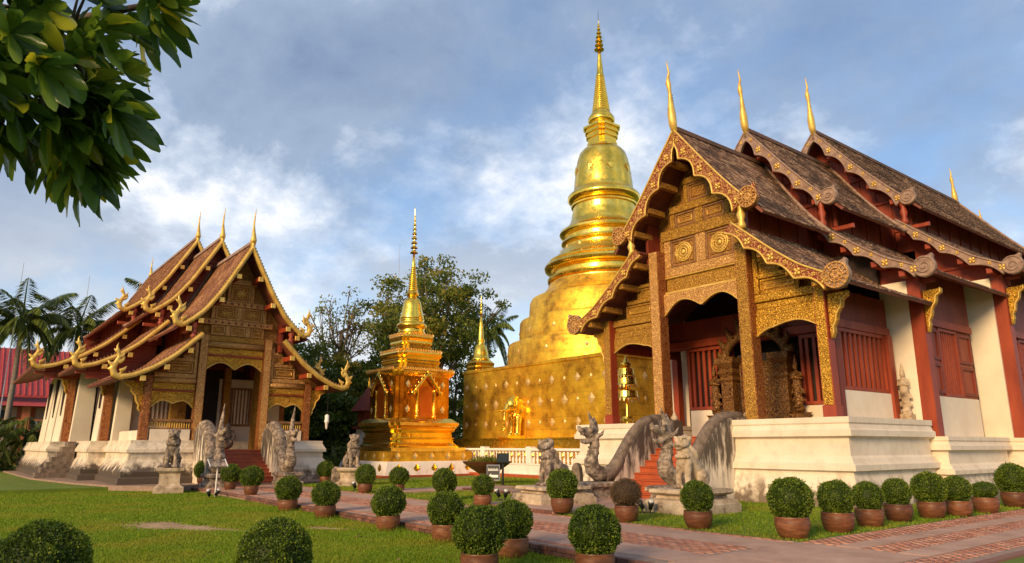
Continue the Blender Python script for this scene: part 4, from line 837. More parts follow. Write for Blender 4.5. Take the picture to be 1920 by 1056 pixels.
# ------------------------------------------------------------ nagas, lions, stones
def naga(loc, rz, side, label, tall, matb, streak):
    """serpent balustrade beside a stair; local y along the stair (0 = column plane)"""
    t = thing('naga_balustrade', label, 'naga', loc, rz, 'serpent balustrades')
    x = side * 1.47
    if not tall: body = [(-3.55, .66), (-3.2, .72), (-2.85, 1.0), (-2.4, 1.62), (-1.95, 2.1), (-1.5, 2.38), (-1.0, 2.5), (-.3, 2.52)]; rr = [.24, .25, .22, .19, .18, .18, .16, .13]
    else: body = [(-3.7, .68), (-3.35, .8), (-3.0, 1.2), (-2.6, 1.85), (-2.15, 2.3), (-1.65, 2.48), (-1.2, 2.4), (-.9, 2.15)]; rr = [.27, .29, .28, .28, .28, .27, .24, .2]
    xs = np.interp(np.linspace(0, 1, 30), np.linspace(0, 1, len(body)), [b[0] for b in body]); zs = np.interp(np.linspace(0, 1, 30), np.linspace(0, 1, len(body)), [b[1] for b in body]); r3 = np.interp(np.linspace(0, 1, 30), np.linspace(0, 1, len(body)), rr)
    for _ in range(3): zs[1:-1] = (zs[:-2] + 2 * zs[1:-1] + zs[2:]) / 4; xs[1:-1] = (xs[:-2] + 2 * xs[1:-1] + xs[2:]) / 4
    MB().tube([(x, a, b) for a, b in zip(xs, zs)], r3, 12, 1.0 if not tall else .9).build('body', 'dark_stone' if not tall else 'old_stone', t, True)
    yb = -.92; w = .2 if not tall else .25
    poly = [(yb, .0), (yb, float(np.interp(yb, xs, zs)) - .04 if not tall else 2.2)] + [(a, b - .05) for a, b in zip(xs[::-1], zs[::-1]) if a < yb - .02 and a > -3.15] + [(-3.15, .0)]
    MB().prism(poly[::-1], 'x', x - w, x + w).build('side_wall', streak, t)
    if not tall: MB().prism([(-.93, 0), (-.93, 2.46), (.3, 2.46), (.3, 0)][::-1], 'x', x - .19, x + .19).build('newel', streak, t); MB().lathe([(.12, 2.461), (.14, 2.55), (.06, 2.66), (.02, 2.8)], 10, (x, .1)).build('knob', 'pale_stone', t, True)
    q = MB(); hz_ = .0 if not tall else .12
    q.tube([(0, -3.3, .75), (0, -3.65, .72), (0, -3.95, .9), (0, -4.0, 1.15), (0, -3.88, 1.4), (0, -3.82, 1.6 + hz_), (0, -3.86, 1.78 + hz_), (0, -3.95, 1.9 + hz_)], [.22, .27, .25, .23, .19, .165, .165, .17], 12)
    H = hz_
    q.ell((0, -3.98, 1.95 + H), (.17, .24, .17)); q.ell((0, -3.9, 1.9 + H), (.18, .2, .2))
    q.tube([(0, -4.08, 2.0 + H), (0, -4.28, 2.03 + H), (0, -4.46, 2.1 + H), (0, -4.52, 2.2 + H)], [.15, .115, .085, .035], 9)      # upper jaw, curled snout
    q.tube([(0, -4.0, 1.8 + H), (0, -4.2, 1.72 + H), (0, -4.38, 1.73 + H), (0, -4.44, 1.78 + H)], [.12, .085, .06, .025], 9)      # lower jaw
    for k in range(3):
        for s in (-1, 1): q.tube([(s * .06, -4.2 - .08 * k, 1.98 + H), (s * .06, -4.2 - .08 * k, 1.88 + H)], [.028, .008], 6)
    for s in (-1, 1):
        q.ell((s * .14, -4.1, 2.07 + H), (.06, .075, .07)); q.ell((s * .13, -4.08, 2.15 + H), (.05, .12, .035)); q.tube([(s * .15, -3.9, 1.86 + H), (s * .24, -3.74, 1.96 + H), (s * .25, -3.62, 2.12 + H)], [.085, .06, .012], 7)
    ht = 2.68 if not tall else 3.3
    # flame crest: a flat tapering sail with a saw-toothed back
    n_ = 9
    for k in range(n_):
        t0 = k / n_; z0 = 2.02 + H + (ht - 2.02 - H) * t0; w = (.17 if not tall else .2) * (1 - t0) ** .9 + .012; yy = -3.9 - .12 * t0 + (.05 * math.sin(t0 * 5))
        q.ell((0, yy, z0), (w * .55, w, (ht - 2.02 - H) / n_ * .95))
        if k < 6: q.tube([(0, yy + w * .5, z0), (0, yy + w * 1.15, z0 + .06), (0, yy + w * 1.25, z0 + .17)], [w * .5, w * .32, .01], 6)
    q.tube([(0, -4.0, ht - .2), (0, -4.06, ht + .02)], [.03, .008], 6)
    for k in range(6): q.ell((0, -4.16 + .035 * k, 1.0 + .11 * k), (.15, .07, .045))        # belly plates
    q.v = [(a + x, b, c) for a, b, c in q.v]
    link('head', blob(q, 'head', 'old_stone', .022, 1), t)
    MB().outline([(x - .3, -4.28), (x + .3, -4.28), (x + .3, -3.16), (x - .3, -3.16)], [(.14, -.05), (.14, .12), (.05, .16), (.0, .28), (.02, .34), (.12, .38), (.12, .47), (.05, .52)]).build('pedestal', 'old_stone', t)
    return t
naga((XC, YC, 0), 0, -1, 'grey stone serpent balustrade at the left of the right temple stairs', False, 0, 'streaked_plaster')
naga((XC, YC, 0), 0, 1, 'grey stone serpent balustrade at the right of the right temple stairs, behind a lion', False, 0, 'streaked_plaster')
naga((LX, LY, 0), PI / 2, -1, 'tall crowned stone serpent with humped back left of the left temple stairs', True, 0, 'streaked_plaster')
naga((LX, LY, 0), PI / 2, 1, 'tall crowned stone serpent with humped back right of the left temple stairs', True, 0, 'streaked_plaster')

def lion_mesh(mat, lean=0.):
    q = MB()
    q.tube([(0, .32, .26), (0, .2, .42), (0, .02, .6), (0, -.12, .78), (0, -.18, .92)], [.2, .21, .2, .19, .165], 12); q.ell((0, -.17, .62), (.19, .17, .27)); q.ell((0, -.19, .85), (.18, .17, .14))
    for s in (-1, 1):
        q.tube([(s * .12, -.2, .62), (s * .13, -.26, .35), (s * .13, -.27, .1)], [.1, .078, .07], 9); q.ell((s * .13, -.33, .055), (.08, .12, .06))
        q.ell((s * .17, .25, .24), (.11, .22, .22), (.35, 0, 0)); q.ell((s * .2, .02, .07), (.075, .17, .07)); q.ell((s * .155, -.13, 1.16), (.04, .06, .07)); q.ell((s * .075, -.37, 1.12), (.045, .04, .045)); q.ell((s * .1, -.36, 1.0), (.06, .07, .06))
    q.ell((0, -.22, 1.05), (.17, .18, .165)); q.ell((0, -.38, 1.02), (.1, .1, .07)); q.ell((0, -.36, .92), (.085, .08, .035)); q.ell((0, -.46, 1.05), (.04, .03, .03)); q.ell((0, -.12, 1.1), (.15, .16, .15))
    q.tube([(0, .42, .12), (.05, .5, .3), (.02, .46, .5), (.0, .38, .55)], [.05, .05, .045, .03], 7)
    for k in range(7):
        a = -1.2 + 2.4 * k / 6; q.ell((.17 * math.sin(a), -.2 - .17 * math.cos(a), .74), (.05, .04, .05))
    q.ell((0, .1, .05), (.22, .42, .06))
    for s in (-1, 1):
        q.tube([(s * .1, -.42, 1.0), (s * .13, -.36, .97), (s * .15, -.28, 1.0)], [.03, .03, .03], 6); q.tube([(s * .03, -.36, 1.17), (s * .1, -.37, 1.19), (s * .16, -.28, 1.17)], [.03, .035, .02], 6)
        for k in range(5): a = .5 + k * .45; q.tube([(s * .15 * math.sin(a), -.14 + .03 * k, 1.02 - .06 * k), (s * .2 * math.sin(a), -.05 + .03 * k, .98 - .07 * k), (s * .2 * math.sin(a), -.02 + .03 * k, .9 - .07 * k)], [.05, .04, .012], 6)
        for k in range(3): q.ell((s * (.09 + .04 * k), -.43, .05), (.022, .05, .045))
        q.tube([(s * .17, .05, .1), (s * .27, .2, .3), (s * .2, .4, .34)], [.03, .04, .02], 6)
    q.v = [(a, b + lean * c, c) for a, b, c in q.v]
    return blob(q, 'lion', mat, .017, 1)
lm1, lm2 = lion_mesh('old_stone'), lion_mesh('pale_stone', -.02)
def lion(x, y, rz, me, sc, ph, kind, label):
    t = thing('lion_statue', label, 'statue', (x, y, 0), rz, 'guardian lion statues'); link('lion', me, t, (0, 0, ph), 0, sc)
    if kind == 'tall': MB().outline([(-.36, -.5), (.36, -.5), (.36, .5), (-.36, .5)], [(.16, -.02 + LOW), (.16, .06), (.05, .14), (.0, .2), (0, ph - .2), (.06, ph - .16), (.12, ph - .1), (.12, ph + .005)]).build('pedestal', 'pale_stone', t)
    elif kind == 'round': MB().lathe([(.62, -.05), (.62, .12), (.5, .18), (.46, .3), (.48, ph - .2), (.6, ph - .12), (.62, ph - .06), (.56, ph + .005)], 22).build('pedestal', 'pale_stone', t)
    else:
        MB().outline([(-.45, -.62), (.45, -.62), (.45, .62), (-.45, .62)], [(.32, -.06), (.32, .2), (.28, .22), (.26, .3), (.1, .33), (.08, .4), (.18, .44), (.22, ph - .08), (.2, ph), (.1, ph + .01)]).build('pedestal', 'pale_stone', t)
    return t
lion(-30.4, 7.05, PI / 2 - .25, lm1, 1.18, .78, 'tall', 'stone lion with mossy mane on a square pedestal by the left temple plinth')
lion(-28.2, 13.55, PI / 2 - .15, lm1, 1.1, .72, 'round', 'pale stone lion on a round pedestal before the small golden stupa')
lion(-15.75, 13.75, -.1, lm1, 1.05, .5, 'low', 'stone lion on a low pedestal left of the right temple stairs')
lion(-11.85, 14.95, .0, lm2, 1.06, .55, 'low', 'buff stone lion with ringed eyes on a pedestal right of the right temple stairs')
def sema(x, y, h, rz, label, mat='dark_stone'):
    pts = [(-.16, -.04), (.16, -.04), (.18, h * .6), (.15, h * .85), (.07, h * .97), (0, h), (-.07, h * .97), (-.15, h * .85), (-.18, h * .6)]
    return tag(MB().prism(pts[::-1], 'y', -.09, .09).build('boundary_stone', mat, None, False, (x, y, 0), rz), label, 'stone', 'upright boundary stones')
sema(-17.9, 16.7, 1.05, .2, 'dark round-topped boundary stone between the lion and the serpent')
sema(-9.6, 25.6, .95, .9, 'dark boundary stone under the right temple plinth, the larger of two'); sema(-9.35, 24.2, .75, .9, 'dark boundary stone under the right temple plinth, the smaller of two')
sema(-29.2, 13.3, .75, 1.2, 'small grey boundary stone behind the lion on the round pedestal', 'old_stone')

# ------------------------------------------------------------ the great stupa
SXc, SYc, SA = -31.8, 32.6, 6.6
GS = thing('stupa', 'huge golden stupa with a bell and ringed spire on a square walled base', 'stupa', (SXc, SYc, 0))
MB().outline([(-SA, -SA), (SA, -SA), (SA, SA), (-SA, SA)], [(0, 0), (0, 6.05), (.08, 6.1), (.08, 6.24), (.0, 6.28)]).build('base_wall', 'gold_sheet', GS)
MB().outline([(-SA - .9, -SA - 1.0), (SA + .9, -SA - 1.0), (SA + .9, SA + 1), (-SA - .9, SA + 1)], [(0, 0), (0, 1.9), (.04, 1.94), (.04, 2.02)]).build('ledge', 'gold', GS)
for nm, mt, pf in (
    ('drum', 'gold_sheet', [(6.5, 6.2), (6.44, 6.5), (6.40, 7.62), (6.34, 7.76), (6.2, 7.8), (5.6, 7.82)]),
    ('drum', 'gold_sheet', [(5.75, 7.7), (5.68, 8.1), (5.64, 9.16), (5.58, 9.28), (5.45, 9.32), (5.0, 9.34)]),
    ('drum', 'gold_sheet', [(5.1, 9.25), (5.05, 9.6), (4.98, 10.5), (4.86, 10.74), (4.5, 10.84), (4.15, 11.1), (3.85, 11.45), (3.72, 11.75)]),
    ('moulding', 'gold', [(3.6, 11.5), (3.6, 11.85), (3.8, 11.92), (3.84, 12.06), (3.78, 12.16), (3.5, 12.22), (3.5, 12.5), (3.8, 12.56), (3.98, 12.7), (4.03, 12.86), (3.96, 13.02), (3.72, 13.08), (3.68, 13.14), (3.76, 13.2), (3.72, 13.3), (3.5, 13.36), (3.3, 13.55), (3.05, 13.85), (2.86, 14.1)]),
    ('moulding', 'gold', [(2.72, 13.95), (2.68, 14.3), (2.84, 14.4), (2.9, 14.5), (2.86, 14.62), (2.64, 14.68), (2.64, 14.92), (2.88, 15.0), (3.0, 15.14), (2.96, 15.3), (2.8, 15.38), (2.68, 15.42), (2.5, 15.62), (2.3, 15.9), (2.2, 16.2), (2.14, 16.6)]),
    ('moulding', 'gold', [(2.08, 16.4), (2.06, 17.0), (2.18, 17.06), (2.2, 17.16), (2.1, 17.22), (2.06, 17.3), (2.3, 17.4), (2.42, 17.58), (2.4, 17.78), (2.28, 17.92), (2.1, 18.02), (2.0, 18.2), (1.97, 18.45)]),
    ('bell', 'gold', [(1.98, 18.3), (1.95, 18.7), (1.88, 19.3), (1.8, 19.9), (1.7, 20.4), (1.55, 20.85), (1.3, 21.15), (1.05, 21.3), (1.0, 21.45), (.8, 21.5)])):
    smooth_angle(MB().lathe(pf, 96).build(nm, mt, GS), 40)
def redent(h, n=2, f=.16):
    """square outline with stepped corners, CCW"""
    d = h * f; pts = []
    q = []
    for k in range(n + 1): q += [(h - d * k, -h + d * (n - k)) if k == 0 else (h - d * k, -h + d * (n - k))]
    # corner from the right face to the bottom face, walked clockwise; build one corner then rotate
    cor = []
    for k in range(n, -1, -1):
        cor.append((h - d * (n - k), -(h - d * k)))
        if k > 0: cor.append((h - d * (n - k), -(h - d * (k - 1))) if False else (h - d * (n - k + 1), -(h - d * k)))
    cor = [(x, y) for x, y in cor]
    full = []
    for r in range(4):
        a = r * PI / 2
        for x, y in cor[::-1]: full.append((x * math.cos(a) - y * math.sin(a), x * math.sin(a) + y * math.cos(a)))
    return full
def rloft(levels, n=2, f=.16):
    mb = MB(); P = [redent(h, n, f) for h, z in levels]; m_ = len(P[0]); v = []
    for p, (h, z) in zip(P, levels): v += [(x, y, z) for x, y in p]
    fc = [(i * m_ + k, i * m_ + (k + 1) % m_, (i + 1) * m_ + (k + 1) % m_, (i + 1) * m_ + k) for i in range(len(levels) - 1) for k in range(m_)]
    fc += [tuple(range(m_))[::-1], tuple(range((len(levels) - 1) * m_, len(levels) * m_))]
    return mb.add(v, fc)
rloft([(.85, 21.4), (.85, 21.6), (.8, 21.65), (.8, 21.95), (.9, 22.0), (.9, 22.12), (.84, 22.16), (.84, 22.3), (.96, 22.36), (.96, 22.48), (.9, 22.52), (.9, 22.62), (1.05, 22.68), (1.05, 22.84), (.7, 22.9)]).build('throne', 'gold', GS)
MB().lathe([(.6, 22.85), (.62, 23.05), (.86, 23.15), (.92, 23.3), (.9, 23.5), (.78, 23.7), (.62, 23.95), (.6, 24.05)], 40).build('lotus_ring', 'gold', GS, True)
pf = [(.62, 24.0)]
for k in range(16):
    r = .60 - (.60 - .29) * k / 15; z = 24.05 + k * .166; pf += [(r, z + .02), (r + .015, z + .07), (r, z + .12), (r - .06, z + .14), (r - .06, z + .16)]
MB().lathe(pf, 36).build('spire_rings', 'gold', GS)
MB().lathe([(.3, 26.65), (.3, 26.75), (.25, 26.8), (.2, 27.5), (.13, 28.3), (.09, 28.85)], 24).build('spire_cone', 'gold', GS, True)
def parasol(root, z0, z1, r0, n, mat='gold'):
    p = MB().tube([(0, 0, z0 - .1), (0, 0, z1)], [.04, .012], 6).build('parasol', mat, root)
    for k in range(n):
        t = k / n; r = r0 * (1 - t * .86); z = z0 + (z1 - z0) * .86 * (1 - (1 - t) ** 1.15); h = (z1 - z0) / n * .62
        MB().lathe([(r * 1.0, z), (r * 1.05, z + .02), (r * .8, z + h * .5), (r * .35, z + h), (.02, z + h * 1.05)], 18).build('tier', mat, p)
    return p
parasol(GS, 28.75, 31.2, .34, 7); MB().tube([(0, 0, 31.1), (0, 0, 31.95)], [.02, .006], 5).build('needle', 'black_metal', GS)
dmn = lambda w, h, mt: MB().add([(-w, 0, 0), (0, 0, h), (w, 0, 0), (0, 0, -h), (0, -.05, 0), (-w * .5, -.035, h * .5), (w * .5, -.035, h * .5)], [(0, 4, 1), (1, 4, 2), (2, 4, 3), (3, 4, 0)]).mesh('diamond_ornament', mt)
dB, dS = dmn(.25, .27, 'gold_pale'), dmn(.13, .16, 'gold_pale')
for r, (z, ph) in enumerate(((5.15, 0), (4.0, 1), (2.85, 0))):
    for k in range(13):
        x = -SA + .4 + k * 1.03; big = (k + r) % 2 == 0
        link('diamond_ornament', dB if big else dS, GS, (x, -SA - .012, z), 0, 1.15 if r == 1 and big else .95); link('diamond_ornament', dB if big else dS, GS, (SA + .012, x, z), PI / 2, 1.15 if r == 1 and big else .95)
for k in range(16):
    for z, r, m0 in ((7.1, 6.43, dS), (8.5, 5.68, dS), (14.0, 2.95, dS)):
        a = 2 * PI * (k + .5) / 16; o = link('diamond_ornament', m0, GS, (r * math.sin(a), -r * math.cos(a), z), a, 1.0)
dL = dmn(.3, .38, 'gold')
for k in range(8): a = 2 * PI * (k + .35) / 8; o = link('diamond_ornament', dL, GS, (1.9 * math.sin(a), -1.9 * math.cos(a), 19.55), a); o.rotation_euler = (-.1, 0, a)
# elephant standing out of the base wall
el = MB()
el.tube([(0, 1.1, 1.2), (0, .3, 1.25), (0, -.1, 1.3)], [.52, .52, .42], 12); el.ell((0, -.35, 1.62), (.33, .36, .38)); el.ell((0, -.2, 1.95), (.2, .25, .16))
el.tube([(0, -.6, 1.55), (0, -.82, 1.25), (0, -.86, .8), (0, -.84, .4), (0, -.95, .22)], [.2, .155, .11, .085, .07], 10)
for s in (-1, 1):
    el.tube([(s * .26, -.15, 1.0), (s * .27, -.18, .5), (s * .27, -.2, .12)], [.2, .16, .15], 10); el.ell((s * .27, -.24, .07), (.17, .2, .09)); el.tube([(s * .26, .75, 1.0), (s * .27, .75, .1)], [.22, .17], 10)
    el.ell((s * .38, -.2, 1.5), (.06, .3, .42), (0, s * .2, s * .3)); el.tube([(s * .16, -.62, 1.36), (s * .2, -.95, 1.26), (s * .2, -1.25, 1.34)], [.07, .05, .015], 8)
el.ell((0, -.05, 1.0), (.24, .3, .35))
ele = thing('elephant_statue', 'golden elephant with tusks standing out of the great stupa wall', 'statue', (-32.5, 25.75, 2.02)); link('elephant', blob(el, 'elephant', 'gold', .03, 2), ele, (0, 0, .13), 0, 1.08); MB().bbox(-.5, .5, -1.05, .2, 0, .14, .02).build('plinth', 'gold', ele)
# white balustrade in front of the ledge
BL = thing('balustrade', 'white balustrade with turned balusters and yellow leaf tips below the great stupa', 'balustrade', (-32, 24.1, 0))
MB().outline([(-10, -.14), (15.8, -.14), (15.8, .14), (-10, .14)], [(.1, -.03), (.1, .18), (.03, .2), (.03, .62), (.08, .64), (.08, .7)]).build('base', 'white_paint', BL)
MB().bbox(-10, 15.8, -.17, .17, 1.34, 1.47, .03).build('top_rail', 'white_paint', BL); MB().box(-10, 15.8, -.6, -.25, -.05, .16).build('step', 'stair_red', BL)
bme = MB().lathe([(.06, 0), (.08, .03), (.05, .08), (.085, .17), (.06, .27), (.045, .33), (.075, .4), (.045, .46), (.07, .53), (.06, .64)], 10).mesh('baluster', 'white_paint', True)
lme = MB().add([(-.09, 0, .42), (0, -.02, .3), (.09, 0, .42), (0, -.02, .55), (0, -.05, .42)], [(0, 1, 4), (1, 2, 4), (2, 3, 4), (3, 0, 4)]).mesh('leaf_tip', 'gold')
for k in range(88):
    x = -9.8 + k * .29; q = x + 10
    if (q % 4.2) < .32: MB().bbox(x - .2, x + .2, -.19, .19, .7, 1.56, .03).build('post', 'white_paint', BL); continue
    b_ = link('baluster', bme, BL, (x, 0, .7))
    if k % 2 == 0: link('leaf_tip', lme, b_, (.0, -.1, 0))
# ------------------------------------------------------------ small stupa
SS = thing('stupa', 'small golden stupa with a mirrored niche body on a white base with diamonds', 'stupa', (-37.05, 21.25, 0))
MB().outline([(-2.75, -2.75), (2.75, -2.75), (2.75, 2.75), (-2.75, 2.75)], [(.32, -.06), (.3, .08), (.26, .1), (.05, .74), (.0, .78)]).build('base', 'white_paint', SS)
MB().outline([(-2.75, -2.75), (2.75, -2.75), (2.75, 2.75), (-2.75, 2.75)], [(.7, -.08), (.7, .09)]).build('step', 'stair_red', SS)
MB().outline([(-2.66, -2.66), (2.66, -2.66), (2.66, 2.66), (-2.66, 2.66)], [(0, .78), (0, 1.3)]).build('step', 'gold_sheet', SS)
MB().outline([(-2.4, -2.4), (2.4, -2.4), (2.4, 2.4), (-2.4, 2.4)], [(0, 1.29), (0, 1.5)]).build('step', 'gold_mirror', SS)
rloft([(2.3, 1.5), (2.28, 1.58), (2.1, 1.72), (2.05, 1.78), (2.02, 1.95), (2.08, 1.98), (2.08, 2.05), (1.98, 2.08), (1.96, 2.3), (2.02, 2.36), (2.12, 2.46), (2.12, 2.54), (2.22, 2.62), (2.28, 2.7), (2.3, 2.86), (2.2, 2.94), (1.98, 3.1), (1.9, 3.13)], 2, .1).build('moulded_base', 'gold_mirror', SS)
rloft([(1.82, 3.12), (1.82, 5.5)], 2, .11).build('body', 'amber_mirror', SS)
rloft([(1.84, 5.45), (1.9, 5.52), (1.98, 5.6), (2.06, 5.7), (2.06, 5.78), (1.7, 5.9), (1.45, 5.98)], 2, .11).build('cornice', 'gold', SS)
rloft([(1.42, 5.9), (1.42, 6.1), (1.36, 6.16), (1.36, 6.3), (1.42, 6.36), (1.42, 6.45), (1.36, 6.5), (1.38, 6.6), (1.46, 6.7), (1.5, 6.82), (1.44, 6.92), (1.1, 7.12)], 2, .13).build('terrace', 'gold', SS)
rloft([(1.02, 7.0), (1.02, 7.25), (.97, 7.3), (.97, 7.42), (1.03, 7.48), (1.0, 7.6), (1.06, 7.72), (1.08, 7.84), (.98, 7.98), (.74, 8.12)], 2, .15).build('terrace', 'gold', SS)
MB().lathe([(.78, 8.05), (.8, 8.25), (.76, 8.32), (.82, 8.45), (.9, 8.55), (.9, 8.66), (.8, 8.75), (.72, 8.8), (.74, 8.9), (.76, 8.98)], 36).build('moulding', 'gold', SS, True)
MB().lathe([(.74, 8.95), (.72, 9.1), (.62, 9.5), (.56, 9.85), (.5, 10.1), (.36, 10.3), (.22, 10.36)], 32).build('bell', 'gold', SS, True)
pf = [(.24, 10.3), (.26, 10.4), (.36, 10.48), (.38, 10.6), (.3, 10.7)]
for k in range(11): r = .29 - .15 * k / 10; z = 10.72 + k * .135; pf += [(r, z), (r + .012, z + .05), (r, z + .1), (r - .035, z + .115)]
MB().lathe(pf, 24).build('spire_rings', 'gold', SS); MB().lathe([(.12, 12.2), (.13, 12.3), (.1, 12.5), (.06, 13.2)], 16).build('spire_cone', 'gold', SS, True)
parasol(SS, 13.15, 16.0, .24, 9); MB().tube([(0, 0, 15.9), (0, 0, 16.3)], [.015, .005], 5).build('needle', 'gold', SS)
pt = MB().add([(-.07, 0, 0), (.07, 0, 0), (.05, -.04, .12), (0, -.03, .2), (-.05, -.04, .12), (0, .05, .1)], [(0, 1, 2, 3, 4), (1, 5, 2), (2, 5, 3), (3, 5, 4), (4, 5, 0), (0, 5, 1)]).mesh('petal', 'gold_pale')
for (h, z, nn) in ((2.02, 5.76, 22), (1.42, 6.9, 15), (1.02, 7.9, 11)):
    cor = redent(h, 2, .11)
    for s in range(4):
        a = s * PI / 2
        for k in range(nn):
            u = -h * .8 + 1.6 * h * k / (nn - 1); link('petal', pt, SS, (u * math.cos(a) + h * math.sin(a), u * math.sin(a) - h * math.cos(a), z), a)
dT, dW = dmn(.17, .22, 'gold_pale'), dmn(.2, .27, 'gold')
for s in range(4):
    a = s * PI / 2; c_, s_ = math.cos(a), math.sin(a)
    def P(u, d, z): return (u * c_ + d * s_, u * s_ - d * c_, z)
    nk = MB(); nk.box(-.42, .42, -1.835, -1.5, 3.2, 4.9); o = nk.build('niche', 'orange_glaze', SS, rz=a)
    for u in (-.56, .56): MB().lathe([(.1, 3.13), (.1, 3.25), (.06, 3.3), (.06, 4.4), (.09, 4.46), (.07, 4.6), (.1, 4.7)], 12, (u, -1.86)).build('colonnette', 'gold', SS, True, rz=a)
    gb = MB(); gb.tube([(-.8, -2.0, 4.5), (-.72, -2.02, 4.75), (-.4, -2.04, 5.1), (0, -2.06, 5.62), (.4, -2.04, 5.1), (.72, -2.02, 4.75), (.8, -2.0, 4.5)], [.1, .09, .09, .1, .09, .09, .1], 8)
    for k in range(9): t = k / 8; u = -.72 + 1.44 * t; zz_ = 4.75 + (5.6 - 4.75) * (1 - abs(u) / .72); gb.tube([(u, -2.03, zz_), (u * 1.12, -2.05, zz_ + .12), (u * 1.1, -2.06, zz_ + .24)], [.07, .05, .01], 6)
    for u in (-.9, .9): gb.ell((u, -2.0, 4.5), (.14, .1, .14))
    gb.build('niche_gable', 'gold', SS, True, rz=a)
    for u in (-1.15, 1.15):
        for z in (3.6, 5.0): link('diamond_ornament', dT, SS, P(u, 1.835, z), a)
    for k in range(5): link('diamond_ornament', dW, SS, P(-2.2 + k * 1.1, 2.94, .42), a)
    for k in range(5): link('diamond_ornament', dT, SS, P(-2.1 + k * 1.05, 2.675, 1.04), a)
# slender stupa behind, at the corner of the great one
FS = thing('stupa', 'slim golden stupa spire peeping over the great stupa wall', 'stupa', (-40.6, 28.9, 0))
rloft([(.95, 0), (.95, 6.6), (.8, 6.7), (.85, 6.9), (.75, 7.0), (.8, 7.2), (.6, 7.4)]).build('body', 'gold', FS)
MB().lathe([(.62, 7.3), (.68, 7.5), (.55, 7.6), (.52, 7.9), (.4, 8.4), (.2, 8.6), (.28, 8.75), (.2, 9.0), (.14, 9.8), (.05, 10.8)], 24).build('bell', 'gold', FS, True); parasol(FS, 10.7, 12.0, .16, 5)
# tiered gilt parasol by the right hall
PS = thing('gilt_parasol', 'tall golden tiered parasol seen through the left bay of the right temple', 'parasol', (-20.95, 22.5, 0))
MB().tube([(0, 0, 0), (0, 0, 5.0)], [.1, .06], 10).build('pole', 'gold', PS, True)
for k, (z, r) in enumerate(((3.55, .5), (4.1, .44), (4.5, .36))):
    MB().lathe([(r, z - .04), (r + .03, z), (r - .02, z + .06), (r - .05, z + .3), (r - .12, z + .34), (.05, z + .4)], 22).build('tier', 'gold', PS)
    fr = MB()
    for q in range(18): b = 2 * PI * q / 18; fr.add([((r + .02) * math.cos(b - .1), (r + .02) * math.sin(b - .1), z), ((r + .02) * math.cos(b + .1), (r + .02) * math.sin(b + .1), z), ((r + .05) * math.cos(b), (r + .05) * math.sin(b), z - .14)], [(0, 1, 2)])
    fr.build('fringe', 'gold_pale', PS)
MB().lathe([(.2, 4.88), (.26, 5.0), (.12, 5.08), (.06, 5.2), (.02, 5.35)], 14).build('crown', 'gold', PS, True); MB().lathe([(.2, 2.6), (.24, 2.7), (.2, 2.8)], 14).build('collar', 'gold', PS)
# ------------------------------------------------------------ red-roofed residence far left
HB = thing('residence', 'orange two-storey residence with a red metal roof far behind the left temple', 'building', (-78, 2, 0))
MB().box(-8, 0, -30, 9.2, -.1, 6.0).build('wall', 'orange_wall', HB)
rf = MB()
V = [(1.6, -31, 5.9), (1.6, 10.6, 5.9), (-4, 10.0, 10.6), (-4, -31, 10.6)]
rf.add(V + [(x, y, z - .15) for x, y, z in V], [(0, 1, 2, 3), (7, 6, 5, 4), (0, 4, 5, 1), (1, 5, 6, 2), (2, 6, 7, 3), (3, 7, 4, 0)]); ro = rf.build('roof', 'red_metal_roof', HB)
rb = MB()
for k in range(94):
    y = -30.8 + k * .44; rb.tube([(1.62, y, 5.98), (-4, y * .985, 10.67)], .05, 4)
stuff(rb.build('roof_ribs', 'red_metal_roof', ro))
MB().box(.0, 1.5, -30, 9.2, 2.75, 3.0).build('gallery_floor', 'orange_wall', HB)
V = [(2.2, -31, 5.0), (2.2, 10.4, 5.0), (.02, 10.2, 5.9), (.02, -31, 5.9)]; MB().add(V, [(0, 1, 2, 3)]).build('awning', 'red_metal_roof', HB)
for k in range(9):
    y = -26 + k * 4.2
    MB().box(1.15, 1.5, y - .3, y + .3, -.05, 5.0).build('pillar', 'orange_wall', HB)
    MB().box(.01, .06, y + .8, y + 3.6, 3.0, 4.95).build('wall_panel', 'cream_wall', HB); w = MB().box(.07, .12, y + 1.6, y + 2.9, 3.5, 4.7).build('window', 'window_dark', HB)
    for q in (1.6, 2.22, 2.84): MB().box(.121, .15, y + q, y + q + .06, 3.5, 4.7).build('window_bar', 'blue_grey_paint', w)
    MB().box(.01, .06, y + .8, y + 3.6, .2, 2.4).build('wall_panel', 'cream_wall', HB)
    rl = MB().box(1.2, 1.4, y + .31, y + 3.89, 3.75, 3.88).build('railing', 'orange_wall', HB)
    for q in np.arange(.5, 3.8, .3): MB().box(1.26, 1.34, y + q, y + q + .12, 3.01, 3.74).build('baluster', 'blue_grey_paint', rl)
for (y, z) in ((7.6, 9.2), (9.9, 6.2)):   # red flame-shaped gable ends
    q = MB().prism([(y, z), (y + .9, z + .1), (y + .8, z + .8), (y + .35, z + 1.4), (y + .1, z + 2.3), (y - .15, z + 1.3), (y - .1, z + .6)], 'x', -.5 if z > 8 else 1.6, -.35 if z > 8 else 1.75); q.build('flame_ornament', 'red_metal_roof', HB)
for x, y, zt, lb in ((-60.5, 2.78, 14.4, 'thin metal lightning mast above the left palm'), (-64, 7.35, 14.8, 'thin metal lightning mast above the second palm'), (-54.4, 29.74, 19.2, 'faint thin antenna mast behind the round-crowned tree')):
    tag(MB().tube([(x, y, -.1), (x, y, zt * .6), (x, y, zt)], [.05, .03, .015], 6).build('mast', 'blue_grey_paint'), lb, 'mast')

